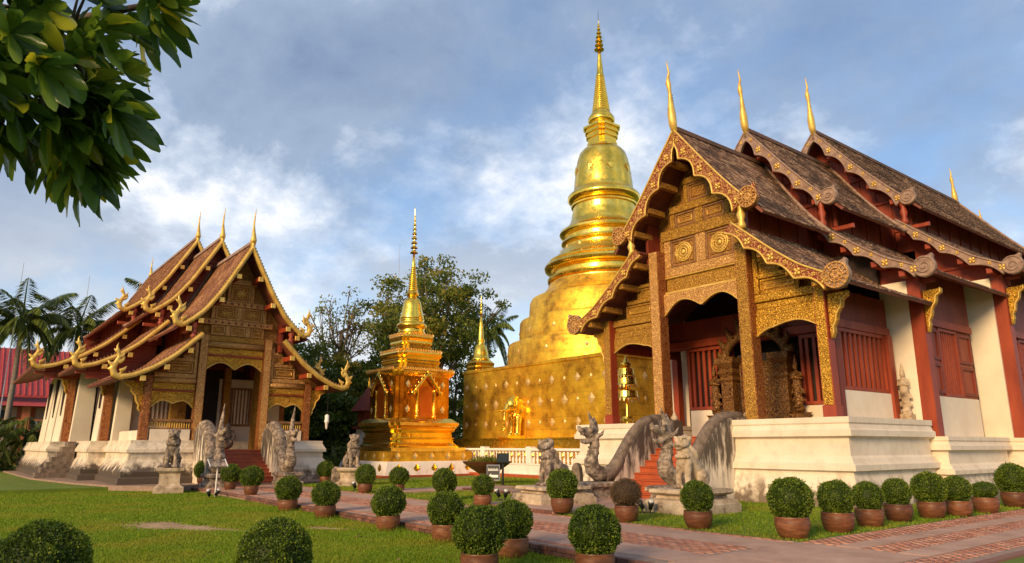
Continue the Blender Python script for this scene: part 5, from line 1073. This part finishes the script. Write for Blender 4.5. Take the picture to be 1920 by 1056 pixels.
# ------------------------------------------------------------ trees
def crown_mesh(name, center, radii, nclump, per, leaf, mat, spread=.9, gap=.25, up=.3, shell=.55):
    c = np.asarray(center); r = np.asarray(radii); d = RNG.normal(size=(nclump, 3)); d /= np.linalg.norm(d, axis=1, keepdims=True)
    rr = shell + (1 - shell) * RNG.random(nclump) ** .6; P = c + d * r * rr[:, None] * (1 + np.clip(RNG.normal(0, .08, (nclump, 1)), -.15, .12))
    cs = spread * RNG.uniform(.6, 1.35, nclump); C = []; Nn = []; Rd = []
    for p, s in zip(P, cs):
        k = int(per * s / spread); q = RNG.normal(size=(k, 3)); q *= (RNG.random((k, 1)) ** .45) / (np.linalg.norm(q, axis=1, keepdims=True)); q[:, 2] *= .55
        C.append(p + q * s); v = RNG.normal(size=(k, 3)); v[:, 2] -= .2; Nn.append(v); Rd.append(np.clip(RNG.normal(.45, .22) + RNG.normal(0, .2, k) + q[:, 2] * .12, 0, 1))
    C = np.concatenate(C); Nn = np.concatenate(Nn); Rd = np.concatenate(Rd); V, Q = leaves(C, Nn, leaf, .55); return fast(name, V, Q, mat, Rd), P
def trunk_mesh(base, top, r0, r1, ends, limbs=12, spread=.3):
    mb = MB(); b, t = Vector(base), Vector(top); n = 7; pts = [b.lerp(t, i / n) + Vector((math.sin(i * 1.3 + b.x) * .12, math.cos(i * 1.7 + b.y) * .12, 0)) for i in range(n + 1)]
    mb.tube(pts, [r0 * (1.25 if i == 0 else 1) + (r1 - r0) * i / n for i in range(n + 1)], 9)
    idx = RNG.choice(len(ends), min(limbs, len(ends)), replace=False)
    for i in idx:
        e = Vector(ends[i]); s_ = pts[random.randint(int(n * .45), n)]; m_ = s_.lerp(e, .5) + Vector((random.uniform(-.3, .3), random.uniform(-.3, .3), .25))
        mb.tube([s_, m_, e], [r1 * .75, r1 * .45, .03], 6)
        for _ in range(2): e2 = e + Vector((random.uniform(-1, 1), random.uniform(-1, 1), random.uniform(-.3, .9))) * spread * 2; mb.tube([m_.lerp(e, .5), e2], [r1 * .3, .015], 5)
    return mb
def tree(name, label, base, h, radii, nclump, per, leaf, mat, spread=.9, r0=.3, cz=None, group=None, limbs=14, shell=.55):
    t = thing(name, label, 'tree', base, 0, group); c = (0, 0, cz if cz else h - radii[2]); me, P = crown_mesh('crown', c, radii, nclump, per, leaf, mat, spread, shell=shell)
    link('crown', me, t); trunk_mesh((0, 0, -.15), (0, 0, c[2] - radii[2] * .1), r0, r0 * .5, P, limbs).build('trunk', 'bark', t, True); return t
G_ = 'trees behind the stupas'
tree('broadleaf_tree', 'tall round-crowned green tree behind the small golden stupa', (-51.2, 31.2, 0), 17.6, (5.4, 5.7, 4.7), 150, 135, .30, 'tree_leaf', 1.15, .38, 12.6, G_, 46, .35)
tree('sparse_tree', 'thin sparse tree with bare twigs right of the left temple roof', (-50.1, 22.6, 0), 13.5, (2.5, 2.7, 2.8), 62, 34, .22, 'tree_leaf', .8, .2, 10.4, G_, 40, .3)
for i, (x, y, h, r, mt, lb) in enumerate((
    (-47.5, 18.8, 8.6, (2.6, 2.6, 3.4), 'dark_leaf', 'dense dark tree just right of the left temple eaves'),
    (-49.5, 22.8, 8.2, (2.8, 2.8, 3.2), 'tree_leaf', 'bushy green tree at the foot of the thin sparse tree'),
    (-50.5, 26.4, 9.6, (2.9, 2.9, 3.6), 'dark_leaf', 'dark green tree between the sparse tree and the small stupa'),
    (-54.5, 36.0, 11.5, (3.6, 3.6, 4.4), 'tree_leaf', 'green tree behind the slim golden spire'),
    (-45.5, 20.6, 5.0, (1.8, 2.2, 2.4), 'dark_leaf', 'low dark tree filling the gap left of the small stupa'),
    (-57.5, 21, 10, (4.2, 4.2, 4.2), 'dark_leaf', 'large dark tree furthest back beside the left temple'))):
    tree('dense_tree', lb, (x, y, 0), h, r, 85, 150, .26, mt, .85, .22, h - r[2], G_, 10, .5)
tree('dense_tree', 'green tree top peeping over the far end of the right temple roof', (-24.3, 69, 0), 19, (5, 5, 5), 60, 120, .35, 'tree_leaf', 1.1, .4, 14.0, G_, 10)
for i in range(10):
    y = 3 + i * 3.1; tree('hedge_tree', 'dark background tree closing the far side of the garden, ' + ('first', 'second', 'third', 'fourth', 'fifth', 'sixth', 'seventh', 'eighth', 'ninth', 'tenth')[i] + ' from the left', (-64 + 1.5 * math.sin(i * 2), 9 + i * 4.6, 0), 6.5, (2.9, 2.9, 3.1), 45, 120, .32, 'dark_leaf', .95, .22, 3.7, 'background row of trees', 6, .45)
def bush(label, x, y, h, r, n, mat, leaf=.22, z0=0., cat='shrub', nm='shrub'):
    t = thing(nm, label, cat, (x, y, z0)); c = RNG.normal(size=(n, 3)); c /= np.linalg.norm(c, axis=1, keepdims=True); c *= (RNG.random((n, 1)) ** .35); c[:, 2] = np.abs(c[:, 2]); P = c * [r, r, h]; V, Q = leaves(P, c * .7 + RNG.normal(size=(n, 3)) * .7 + [0, 0, .4], leaf, .4); link('foliage', fast('foliage', V, Q, mat), t)
    q = MB()
    for k in range(5): a = 2 * PI * k / 5; q.tube([(0, 0, -.1), (r * .35 * math.cos(a), r * .35 * math.sin(a), h * .5), (r * .5 * math.cos(a), r * .5 * math.sin(a), h * .8)], [.04, .03, .01], 5)
    q.build('stem', 'bark', t); return t
bush('glossy long-leaved shrub left of the small golden stupa base', -43.2, 20.3, 1.7, 1.5, 900, 'palm_leaf', .42)
bush('low clipped hedge between the left temple and the small stupa', -41.5, 18.6, .95, 1.25, 2600, 'topiary_leaf', .1)
bush('shrubs in the shade beside the orange residence', -62, 4.6, 1.6, 1.8, 900, 'dark_leaf', .3); bush('leafy shrub at the far left edge before the residence', -60, 2.2, 1.9, 1.6, 800, 'palm_leaf', .35)
def frond_mesh(L, droop, nleaf, leaf, up=.5, seed=0):
    r = random.Random(seed); mb = MB(); n = 12; pts = []
    for i in range(n + 1):
        t = i / n; pts.append(Vector((L * (t - .18 * t * t * droop), 0, L * (up * t - droop * .62 * t * t * (.6 + .6 * t)))))
    V = []; F = []
    def strip(a, b, w):
        k = len(V); d = (b - a); s_ = Vector((-d.y, d.x, 0)); s_ = s_.normalized() * w if s_.length > 1e-4 else Vector((0, w, 0)); m_ = a.lerp(b, .45) + Vector((0, 0, .05 * d.length))
        V.extend([tuple(a), tuple(m_ + s_), tuple(b), tuple(m_ - s_)]); F.append((k, k + 1, k + 2, k + 3))
    for i in range(nleaf):
        t = .12 + .87 * (i + .5) / nleaf; f = t * n; k = min(int(f), n - 1); p = pts[k].lerp(pts[k + 1], f - k); tang = (pts[k + 1] - pts[k]).normalized(); ll = leaf * (math.sin(PI * min(.97, .12 + t * .85)) ** .6)
        for s in (-1, 1):
            dr = r.uniform(.55, 1.05); d = (tang * .55 + Vector((0, s * .75, 0)) + Vector((0, 0, -dr))).normalized(); strip(p, p + d * ll, .035 * leaf / .6)
    for i in range(n):   # the rib
        a, b = pts[i], pts[i + 1]; w = .05 * (1 - i / n) + .012; k = len(V); V.extend([(a.x, -w, a.z), (a.x, w, a.z), (b.x, w, b.z), (b.x, -w, b.z)]); F.append((k, k + 1, k + 2, k + 3))
    return fast('frond', V, F, 'palm_leaf')
FR = [frond_mesh(3.6, d, 46, 1.0, u, s) for d, u, s in ((.55, .95, 1), (.95, .75, 2), (1.3, .5, 3), (1.7, .2, 4))]
def palm(label, x, y, h, sc=1., n=20, name='palm_tree', trunk=.2):
    t = thing(name, label, 'palm tree', (x, y, 0), 0, 'palm trees')
    MB().tube([(0, 0, -.15), (.08, 0, h * .3), (.02, .05, h * .7), (0, 0, h)], [trunk * 1.4, trunk, trunk * .85, trunk * .7], 10).build('trunk', 'palm_bark', t, True); MB().tube([(0, 0, h - .1), (0, 0, h + 1.0 * sc)], [trunk * .85, trunk * .35], 8).build('crownshaft', 'palm_leaf', t, True)
    for k in range(n):
        lv = k / n; i = min(3, int(lv * 4)); o = link('frond', FR[i], t, (0, 0, h + (.9 - .5 * lv) * sc), k * 2.4 + .3 * math.sin(k * 5), sc * random.uniform(.85, 1.08)); o.rotation_euler = (random.uniform(-.12, .12), random.uniform(-.1, .1), k * 2.4)
    return t
palm('tall palm at the left edge behind the left temple', -61.9, 3.3, 9.6, 1.05, 24); palm('palm just left of the left temple roof, second from the edge', -65.5, 7.25, 10.0, 1.0, 24); palm('palm mostly hidden behind the left temple roof', -60.5, 12.6, 11.5, .95, 20)
palm('palm rising behind the great stupa wall', -60.0, 43.6, 12.6, 1.05, 24); palm('low young palm before the orange residence', -58.8, 4.3, 1.6, .75, 16, 'palm_tree', .14); palm('low young palm at the left edge before the residence', -57, 1.9, 1.4, .7, 16, 'palm_tree', .14)

# ------------------------------------------------------------ clipped ball shrubs in pots
def ball(seed, n, leaf, mat, squash=1.0):
    rs = np.random.default_rng(seed); d = rs.normal(size=(n, 3)); d /= np.linalg.norm(d, axis=1, keepdims=True)
    lump = 1 + .035 * np.sin(d[:, 0] * 13 + seed) * np.sin(d[:, 2] * 12 + 1) * np.sin(d[:, 1] * 11 + 2) + .06 * np.sin(d[:, 0] * 5 + seed) * np.sin(d[:, 1] * 6 + 2 * seed) + .03 * np.sin(d[:, 2] * 11 + d[:, 0] * 9 + seed) + .02 * np.sin(d[:, 1] * 23) * np.sin(d[:, 0] * 19 + 1)
    rr = lump * (.86 + .15 * rs.random(n) ** .8); st = rs.random(n) < .02; rr[st] += rs.uniform(.02, .13, st.sum())
    P = d * rr[:, None] * .36; P[:, 2] *= squash
    nv = d * .55 + rs.normal(size=(n, 3)) * .7; V, Q = leaves(P, nv, leaf, .62); rnd = np.clip(.42 + (rr - .97) * 3.2 + rs.normal(0, .2, n), 0, 1)  # deeper leaves get a darker tone: crevice shade put into the colour
    m1 = MB().ell((0, 0, 0), (.315, .315, .315 * squash), None, 20, 12); k = len(V); V2 = np.concatenate([V, np.array(m1.v)]); Q2 = np.concatenate([Q, np.array(m1.f) + k]); return fast('crown', V2, Q2, mat, np.concatenate([rnd, np.full(len(m1.f), .0)]))  # inner core in the darkest tone, painted shade between the leaves
BALLS = [ball(s, 8500, .034, 'topiary_leaf') for s in (1, 2, 3)]; BIG = ball(9, 19000, .023, 'topiary_leaf'); BRN = ball(5, 7000, .024, 'brown_leaf'); LOWB = ball(6, 6000, .028, 'topiary_leaf', .72)
potm = smooth_angle(MB().lathe([(.19, 0), (.21, .02), (.245, .12), (.268, .24), (.272, .33), (.262, .39), (.268, .405), (.262, .42), (.245, .415), (.235, .37), (.0, .36)], 28).build('tmp', 'terracotta'), 50); pot_me = potm.data; bpy.data.objects.remove(potm)
pot_me.name = 'pot'
GT = 'clipped ball shrubs in terracotta pots'
def topiary(x, y, z, diam, label, me=None, potscale=1., lift=.0):
    t = thing('potted_topiary', label, 'topiary', (x, y, z), random.uniform(0, 6.28), GT); s = diam / .72
    pw = potscale * random.uniform(.93, 1.07); link('pot', pot_me, t, (0, 0, -.01), 0, (pw, pw, potscale * .8)); m_ = me or BALLS[random.randint(0, 2)]
    o = link('crown', m_, t, (0, 0, .33 * potscale + .27 * s + lift), random.uniform(0, 6), (s * random.uniform(.95, 1.06), s * random.uniform(.95, 1.06), s * random.uniform(.93, 1.03))); o.rotation_euler = (random.uniform(-.3, .3), random.uniform(-.3, .3), random.uniform(0, 6)); q = MB()
    for k in range(4): a = 2 * PI * k / 4; q.tube([(.03 * math.cos(a), .03 * math.sin(a), .26 * potscale), (.1 * math.cos(a), .1 * math.sin(a), .42 * potscale)], [.02, .012], 5)
    q.build('stem', 'bark', t); return t
ROW = 'in the row along the brick kerb'
for x, y, z, d, lb, me, ps in (
    (-8.36, .88, LOW, .86, 'big dark clipped ball shrub at the bottom left corner', BIG, 1.0),
    (-7.97, 2.98, LOW, .76, 'big dark clipped ball shrub on the lawn, cut by the bottom edge', BIG, 1.0),
    (-31.7, 8.62, 0.06, .76, 'small ball shrub beside the white reading stand, farthest of the kerb row', None, .9),
    (-28.4, 8.72, 0., .74, 'ball shrub left of the left temple stairs, second farthest of the kerb row', None, .9),
    (-24.95, 8.36, 0., .73, 'slightly brownish ball shrub third farthest ' + ROW, None, .95),
    (-20.0, 7.74, LOW, .72, 'ball shrub fourth farthest ' + ROW + ', below the stairs', None, 1.), (-17.5, 7.74, LOW, .68, 'ball shrub fifth farthest ' + ROW, None, 1.),
    (-14.2, 7.72, LOW, .71, 'ball shrub sixth farthest ' + ROW, None, 1.), (-11.95, 7.72, LOW, .70, 'ball shrub seventh farthest ' + ROW, None, 1.),
    (-9.62, 7.5, LOW, .68, 'ball shrub eighth farthest ' + ROW + ', behind the big lawn one', None, 1.), (-8.55, 6.1, LOW, .74, 'large ball shrub standing on the lawn in front of the kerb row', None, 1.), (-7.5, 7.3, LOW, .70, 'large ball shrub at the near end of the kerb row', None, 1.05),
    (-30.6, 13.45, 0, .76, 'small ball shrub between the left serpent pair and the round lion pedestal', None, .9), (-23.65, 11.9, 0, .74, 'ball shrub beside the round lion pedestal', None, .95), (-23.4, 13.1, 0, .70, 'ball shrub before the white stupa base, right of the lion', None, .8),
    (-18.9, 12.15, 0, .77, 'ball shrub on the small lawn in the middle, its pot hidden', None, .8), (-16.35, 11.75, 0, .62, 'smaller ball shrub in a brown pot below the black arrow sign', None, .95), (-13.35, 11.95, 0.055, .76, 'ball shrub in front of the low lion left of the right stairs', None, 1.),
    (-11.3, 12.0, 0, .66, 'withered brown ball shrub in a pot at the foot of the right stairs', BRN, 1.02), (-9.5, 12.15, 0, .67, 'ball shrub in front of the buff lion', None, 1.02),
    (-7.5, 12.25, 0, .77, 'largest ball shrub of the right row, nearest the path corner', None, 1.1), (-7.45, 13.75, 0, .69, 'ball shrub second in the right row along the paving', None, 1.1), (-7.55, 15.2, 0, .61, 'ball shrub third in the right row along the paving', None, 1.05), (-7.65, 16.7, 0, .64, 'ball shrub fourth in the right row along the paving', None, 1.1),
    (-7.52, 18.05, 0, .76, 'ball shrub fifth in the right row along the paving', None, 1.1), (-7.35, 19.1, 0, .63, 'brown-tinged ball shrub sixth in the right row along the paving', None, 1.05), (-7.3, 20.6, 0, .60, 'low flattened shrub seventh in the right row along the paving', LOWB, 1.1), (-7.42, 23.0, 0, .84, 'ball shrub at the right edge, last of the right row', None, 1.2)):
    topiary(x, y, z, d, lb, me, ps, -.07 if me is LOWB else 0.)

# ------------------------------------------------------------ small garden things
PB = thing('planter', 'wide terracotta bowl planter with wispy plants before the white balustrade', 'planter', (-25.6, 18.6, 0))
smooth_angle(MB().lathe([(.38, -.04), (.36, .3), (.3, .42), (.45, .5), (.8, .72), (1.02, .88), (1.06, .95), (.98, .95), (.8, .86), (0, .86)], 36).build('bowl', 'terracotta', PB), 50)
n = 1500; q = RNG.normal(size=(n, 3)); q /= np.linalg.norm(q, axis=1, keepdims=True); P = q * (RNG.random((n, 1)) ** .5) * [.9, .9, .3]; P[:, 2] = np.abs(P[:, 2]) + .86; V, Q = leaves(P, q * .5 + [0, 0, 1.], .14, .2); link('plants', fast('plants', V, Q, 'tree_leaf'), PB)
SG = thing('arrow_sign', 'small black sign with white lettering and a left arrow on a short post', 'sign', (-23.1, 17.1, 0), rad(40)); SG.scale = (.62, .62, .95)
MB().tube([(0, 0, -.1), (0, 0, .45)], .03, 6).build('post', 'black_metal', SG); bd = MB().bbox(-.42, .42, -.03, .03, .3, .92, .01).build('board', 'sign_black', SG)
MB().prism([(-.3, .47), (-.14, .58), (-.14, .52), (.32, .52), (.32, .42), (-.14, .42), (-.14, .36)][::-1], 'y', -.04, -.03).build('arrow', 'lettering_white', bd)
tx = MB()      # a line of small blurred script and its frame
for k in range(11): x = -.33 + k * .06; tx.box(x, x + .035, -.036, -.031, .68, .68 + (.08 if k % 3 else .11)); tx.box(x + .01, x + .05, -.0365, -.0315, .69, .705)
tx.build('lettering', 'lettering_white', bd)
FM = MB()
for p in ((-.42, .42, .3, .325), (-.42, .42, .895, .92), (-.42, -.395, .325, .895), (.395, .42, .325, .895)): FM.box(p[0], p[1], -.04, -.031, p[2], p[3])
FM.build('border', 'blue_grey_paint', bd)
def spot(x, y, z, rz, label):
    t = thing('spotlight', label, 'spotlight', (x, y, z), rz, 'pairs of garden spotlights'); MB().box(-.2, .2, -.04, .04, -.03, .03).build('base', 'black_metal', t)
    for s in (-1, 1):
        MB().tube([(s * .1, 0, .02), (s * .12, 0, .12)], .02, 6).build('arm', 'black_metal', t); h = MB().tube([(s * .1, .03, .1), (s * .14, -.01, .2), (s * .17, -.04, .28)], [.05, .065, .08], 12).build('lamp_head', 'black_metal', t, True); MB().ell((s * .172, -.042, .285), (.07, .07, .05), (.2, s * .35, 0)).build('lens', 'lamp_glass', h, True)
spot(-26.4, 7.55, LOW, PI / 2, 'pair of garden spotlights on the lawn under the white reading stand'); spot(-24.9, 12.25, 0, 1.2, 'pair of garden spotlights at the foot of the round lion pedestal'); spot(-17.8, 13.5, 0, .4, 'pair of garden spotlights on the middle lawn near the low lion'); spot(-12.3, 13.75, 0, .2, 'pair of garden spotlights before the red stairs of the right temple')
FLd = thing('floodlight', 'black floodlight on a short post beside the black arrow sign', 'floodlight', (-24.2, 18.4, 0), rad(50)); MB().tube([(0, 0, -.08), (0, 0, .95)], .05, 8).build('post', 'black_metal', FLd); h = MB().bbox(-.25, .25, -.14, .1, .9, 1.3, .03).build('housing', 'black_metal', FLd); MB().box(-.2, .2, -.145, -.141, .95, 1.25).build('glass', 'window_dark', h)
RS = thing('reading_stand', 'white metal reading stand with a tilted board left of the left stairs', 'stand', (-27.2, 7.86, LOW), PI / 2)
MB().tube([(0, 0, -.03), (0, -.02, 1.15)], [.03, .025], 8).build('post', 'steel_white', RS); bd = MB().add([(-.3, -.2, 1.05), (.3, -.2, 1.05), (.3, .22, 1.3), (-.3, .22, 1.3), (-.3, -.18, 1.02), (.3, -.18, 1.02), (.3, .24, 1.27), (-.3, .24, 1.27)], [(0, 1, 2, 3), (7, 6, 5, 4), (0, 4, 5, 1), (1, 5, 6, 2), (2, 6, 7, 3), (3, 7, 4, 0)]).build('board', 'old_stone', RS)
for s in (-1, 1): MB().tube([(s * .3, -.2, 1.05), (s * .3, .22, 1.3)], .02, 6).build('board_rim', 'steel_white', bd)
LN = tag(MB().lathe([(.02, 3.35), (.1, 3.3), (.1, 3.05), (.13, 3.0), (.08, 2.95), (.05, 2.7), (.0, 2.6)], 12).build('paper_lantern', 'white_paint', None, True, (-33.4, 14.6, -.25)), 'small white hanging lantern beside the left temple porch', 'lantern')
MB().tube([(0, 0, 3.34), (0, 0, 4.55)], .012, 5).build('cord', 'black_metal', LN)
# little red and gold spirit pavilion behind the small stupa
SP = thing('spirit_house', 'small dark red and gilded shrine left behind the small stupa', 'shrine', (-41.0, 20.6, 0)); MB().box(-.5, .5, -.5, .5, 0, 2.6).build('base', 'white_paint', SP); MB().outline([(-.45, -.45), (.45, -.45), (.45, .45), (-.45, .45)], [(.25, 2.6), (.25, 2.75), (.0, 2.8), (0, 3.6), (.35, 3.7), (.1, 4.2), (-.1, 4.6), (-.4, 5.2)]).build('shrine', 'dark_red_wood', SP); MB().tube([(0, 0, 5.0), (0, 0, 5.8)], [.12, .01], 8).build('finial', 'gold', SP)

# ------------------------------------------------------------ grass
def grass(name, n, x0, x1, y0, y1, z, parent_patch=False, hmul=1.):
    X = RNG.uniform(x0, x1, n * 3); Y = RNG.uniform(y0, y1, n * 3); d = np.hypot(X, Y); keep = RNG.random(n * 3) < np.clip((7.5 / d) ** 1.35, 0, 1)
    ang = np.arctan2(-X, Y); keep &= (np.abs(ang - rad(52)) < rad(47)) & ~in_patch(X, Y); X, Y, d = X[keep][:n], Y[keep][:n], d[keep][:n]; m_ = len(X)
    h = RNG.uniform(.018, .042, m_) * (1 + d * .02) * hmul; w = .0035 * (1 + d * .13); a = RNG.uniform(0, 2 * PI, m_); lx = RNG.normal(0, .55, m_) * h; ly = RNG.normal(0, .55, m_) * h; zz = np.full(m_, z)
    V = np.stack([np.stack([X - w * np.cos(a), Y - w * np.sin(a), zz], 1), np.stack([X + w * np.cos(a), Y + w * np.sin(a), zz], 1), np.stack([X + lx, Y + ly, zz + h], 1)], 1).reshape(-1, 3)
    return struct_stuff(link(name, fast(name, V, np.arange(3 * m_).reshape(-1, 3), 'grass_blade')))
def struct_stuff(o): o['kind'] = 'stuff'; o['label'] = 'short mown grass of the temple lawn'; o['category'] = 'grass'; return o
grass('grass', 540000, -33, -4.0, .3, 8.06, LOW); grass('grass', 150000, -31, -7.15, 11.8, 24, -.012)
# tufts left uncut at the foot of the kerb pots
for i, (tx_, ty_) in enumerate(((-20.0, 7.74), (-17.5, 7.74), (-14.2, 7.72), (-11.95, 7.72), (-9.62, 7.5), (-8.55, 6.1), (-7.5, 7.3))):
    m_ = 420; a = RNG.uniform(0, 2 * PI, m_); rr = .24 + np.abs(RNG.normal(0, .12, m_)); X = tx_ + rr * np.cos(a); Y = np.minimum(ty_ + rr * np.sin(a), 8.04); h = RNG.uniform(.05, .15, m_); b = RNG.uniform(0, 2 * PI, m_); w = .006
    V = np.stack([np.stack([X - w * np.cos(b), Y - w * np.sin(b), np.full(m_, LOW)], 1), np.stack([X + w * np.cos(b), Y + w * np.sin(b), np.full(m_, LOW)], 1), np.stack([X + RNG.normal(0, .05, m_), Y + RNG.normal(0, .05, m_), LOW + h], 1)], 1).reshape(-1, 3)
    o = struct_stuff(link('grass', fast('grass', V, np.arange(3 * m_).reshape(-1, 3), 'grass_blade')))

# fallen leaves
n = 260; X = RNG.uniform(-20, -5, n); Y = RNG.uniform(1.5, 8.0, n); P = np.stack([X, Y, np.full(n, LOW + .035)], 1); V, Q = leaves(P, np.stack([RNG.normal(size=n), RNG.normal(size=n), RNG.normal(size=n) * .25], 1), .06, .55)
o = stuff(link('leaf_litter', fast('leaf_litter', V, Q, 'brown_leaf'))); o['label'] = 'scattered dry leaves fallen on the near lawn'; o['category'] = 'leaves'
# ------------------------------------------------------------ overhanging tree at the upper left
FT = thing('overhanging_tree', 'near tree with big glossy leaves hanging into the upper left corner', 'tree', (-7.6, -1.35, LOW))
def big_leaf(seed):
    r = random.Random(seed); L = 1.; V = []; F = []; n = 8; bend = r.uniform(.1, .55); cup = r.uniform(.25, .55)
    for i in range(n + 1):
        t = i / n; w = .155 * (max(0, math.sin(PI * min(1, t ** 1.25 * .93 + .03))) ** .85) * (1 if t < .97 else .5) + .006; x = L * t * (1 - .12 * bend * t); z = -bend * .42 * t * t; wv = .02 * math.sin(t * 15 + seed)
        V += [(x, -w, z + cup * w + wv), (x, 0, z), (x, w, z + cup * w - wv)]
    for i in range(n): a = 3 * i; F += [(a, a + 1, a + 4, a + 3), (a + 1, a + 2, a + 5, a + 4)]
    return np.array(V), np.array(F)
BLF = [big_leaf(s) for s in range(5)]
def whorls(points):
    Vs = []; Fs = []; Rs = []; k = 0
    for p, d, nleaf, Lm in points:
        d = Vector(d).normalized(); q = d.to_track_quat('X', 'Z').to_matrix()
        for j in range(nleaf):
            V, F = BLF[random.randint(0, 4)]; a = 2.4 * j + random.uniform(-.3, .3); sp = random.uniform(.45, 1.15); rot = Matrix.Rotation(a, 3, 'X') @ Matrix.Rotation(-sp, 3, 'Y'); m_ = np.array(q @ rot); L = Lm * random.uniform(.7, 1.15)
            W_ = (V * L) @ m_.T + np.array(p); W_[:, 2] -= (((W_ - np.array(p)) ** 2).sum(1)) * .9; Vs.append(W_); Fs.append(F + k); k += len(V); Rs.append(np.full(len(F), np.clip(random.gauss(.56, .26), 0, 1)))
    return fast('crown', np.concatenate(Vs), np.concatenate(Fs), 'big_leaf', np.concatenate(Rs), True)
br_ = MB(); pts = []; random.seed(21)
# camera-independent crown lobes: (centre, radii, count); the wood of the limbs runs through them
lobes = [((-5.35, -.25, 4.4), (.9, .52, .52), 27), ((-5.2, .28, 4.15), (.6, .36, .5), 25), ((-5.1, .1, 3.85), (.6, .44, .42), 25), ((-5.15, .42, 3.78), (.5, .28, .4), 20), ((-5.05, .72, 4.62), (.4, .2, .12), 8), ((-5.1, -.35, 3.75), (.7, .35, .5), 24), ((-6.1, -.75, 4.3), (.7, .4, .6), 16), ((-5.0, .45, 3.42), (.28, .18, .06), 5)]
hub = Vector((-7.6, -1.3, 3.6)); limb0 = MB()
for c, r, n in lobes:
    C_ = Vector(c); mid = hub.lerp(C_, .55) + Vector((.1, .0, .35)); br_.tube([hub, mid, C_], [.09, .05, .02], 7)
    for _ in range(n):
        d = Vector((random.gauss(0, 1), random.gauss(0, 1), random.gauss(0, 1))).normalized(); s_ = random.random() ** .45; p = C_ + Vector((d.x * r[0], d.y * r[1], d.z * r[2])) * s_
        dr = (d * .8 + Vector((.1, .25, -.35)) + (p - hub).normalized() * .6); pts.append((tuple(p), tuple(dr), random.randint(7, 10), random.uniform(.23, .34)))
        if random.random() < .6: br_.tube([C_.lerp(p, .1), C_.lerp(p, .55) + Vector((0, 0, .06)), p], [.016, .011, .007], 5)
br_.tube([(-7.6, -1.35, LOW - .1), (-7.66, -1.37, 1.5), (-7.55, -1.3, 2.8), hub], [.26, .2, .17, .12], 10)
br_.v = [(a + 7.6, b + 1.35, c - LOW) for a, b, c in br_.v]; br_.build('trunk', 'bark', FT, True)
o = link('crown', whorls([((p[0] + 7.6, p[1] + 1.35, p[2] - LOW), d, n, L) for p, d, n, L in pts]), FT)
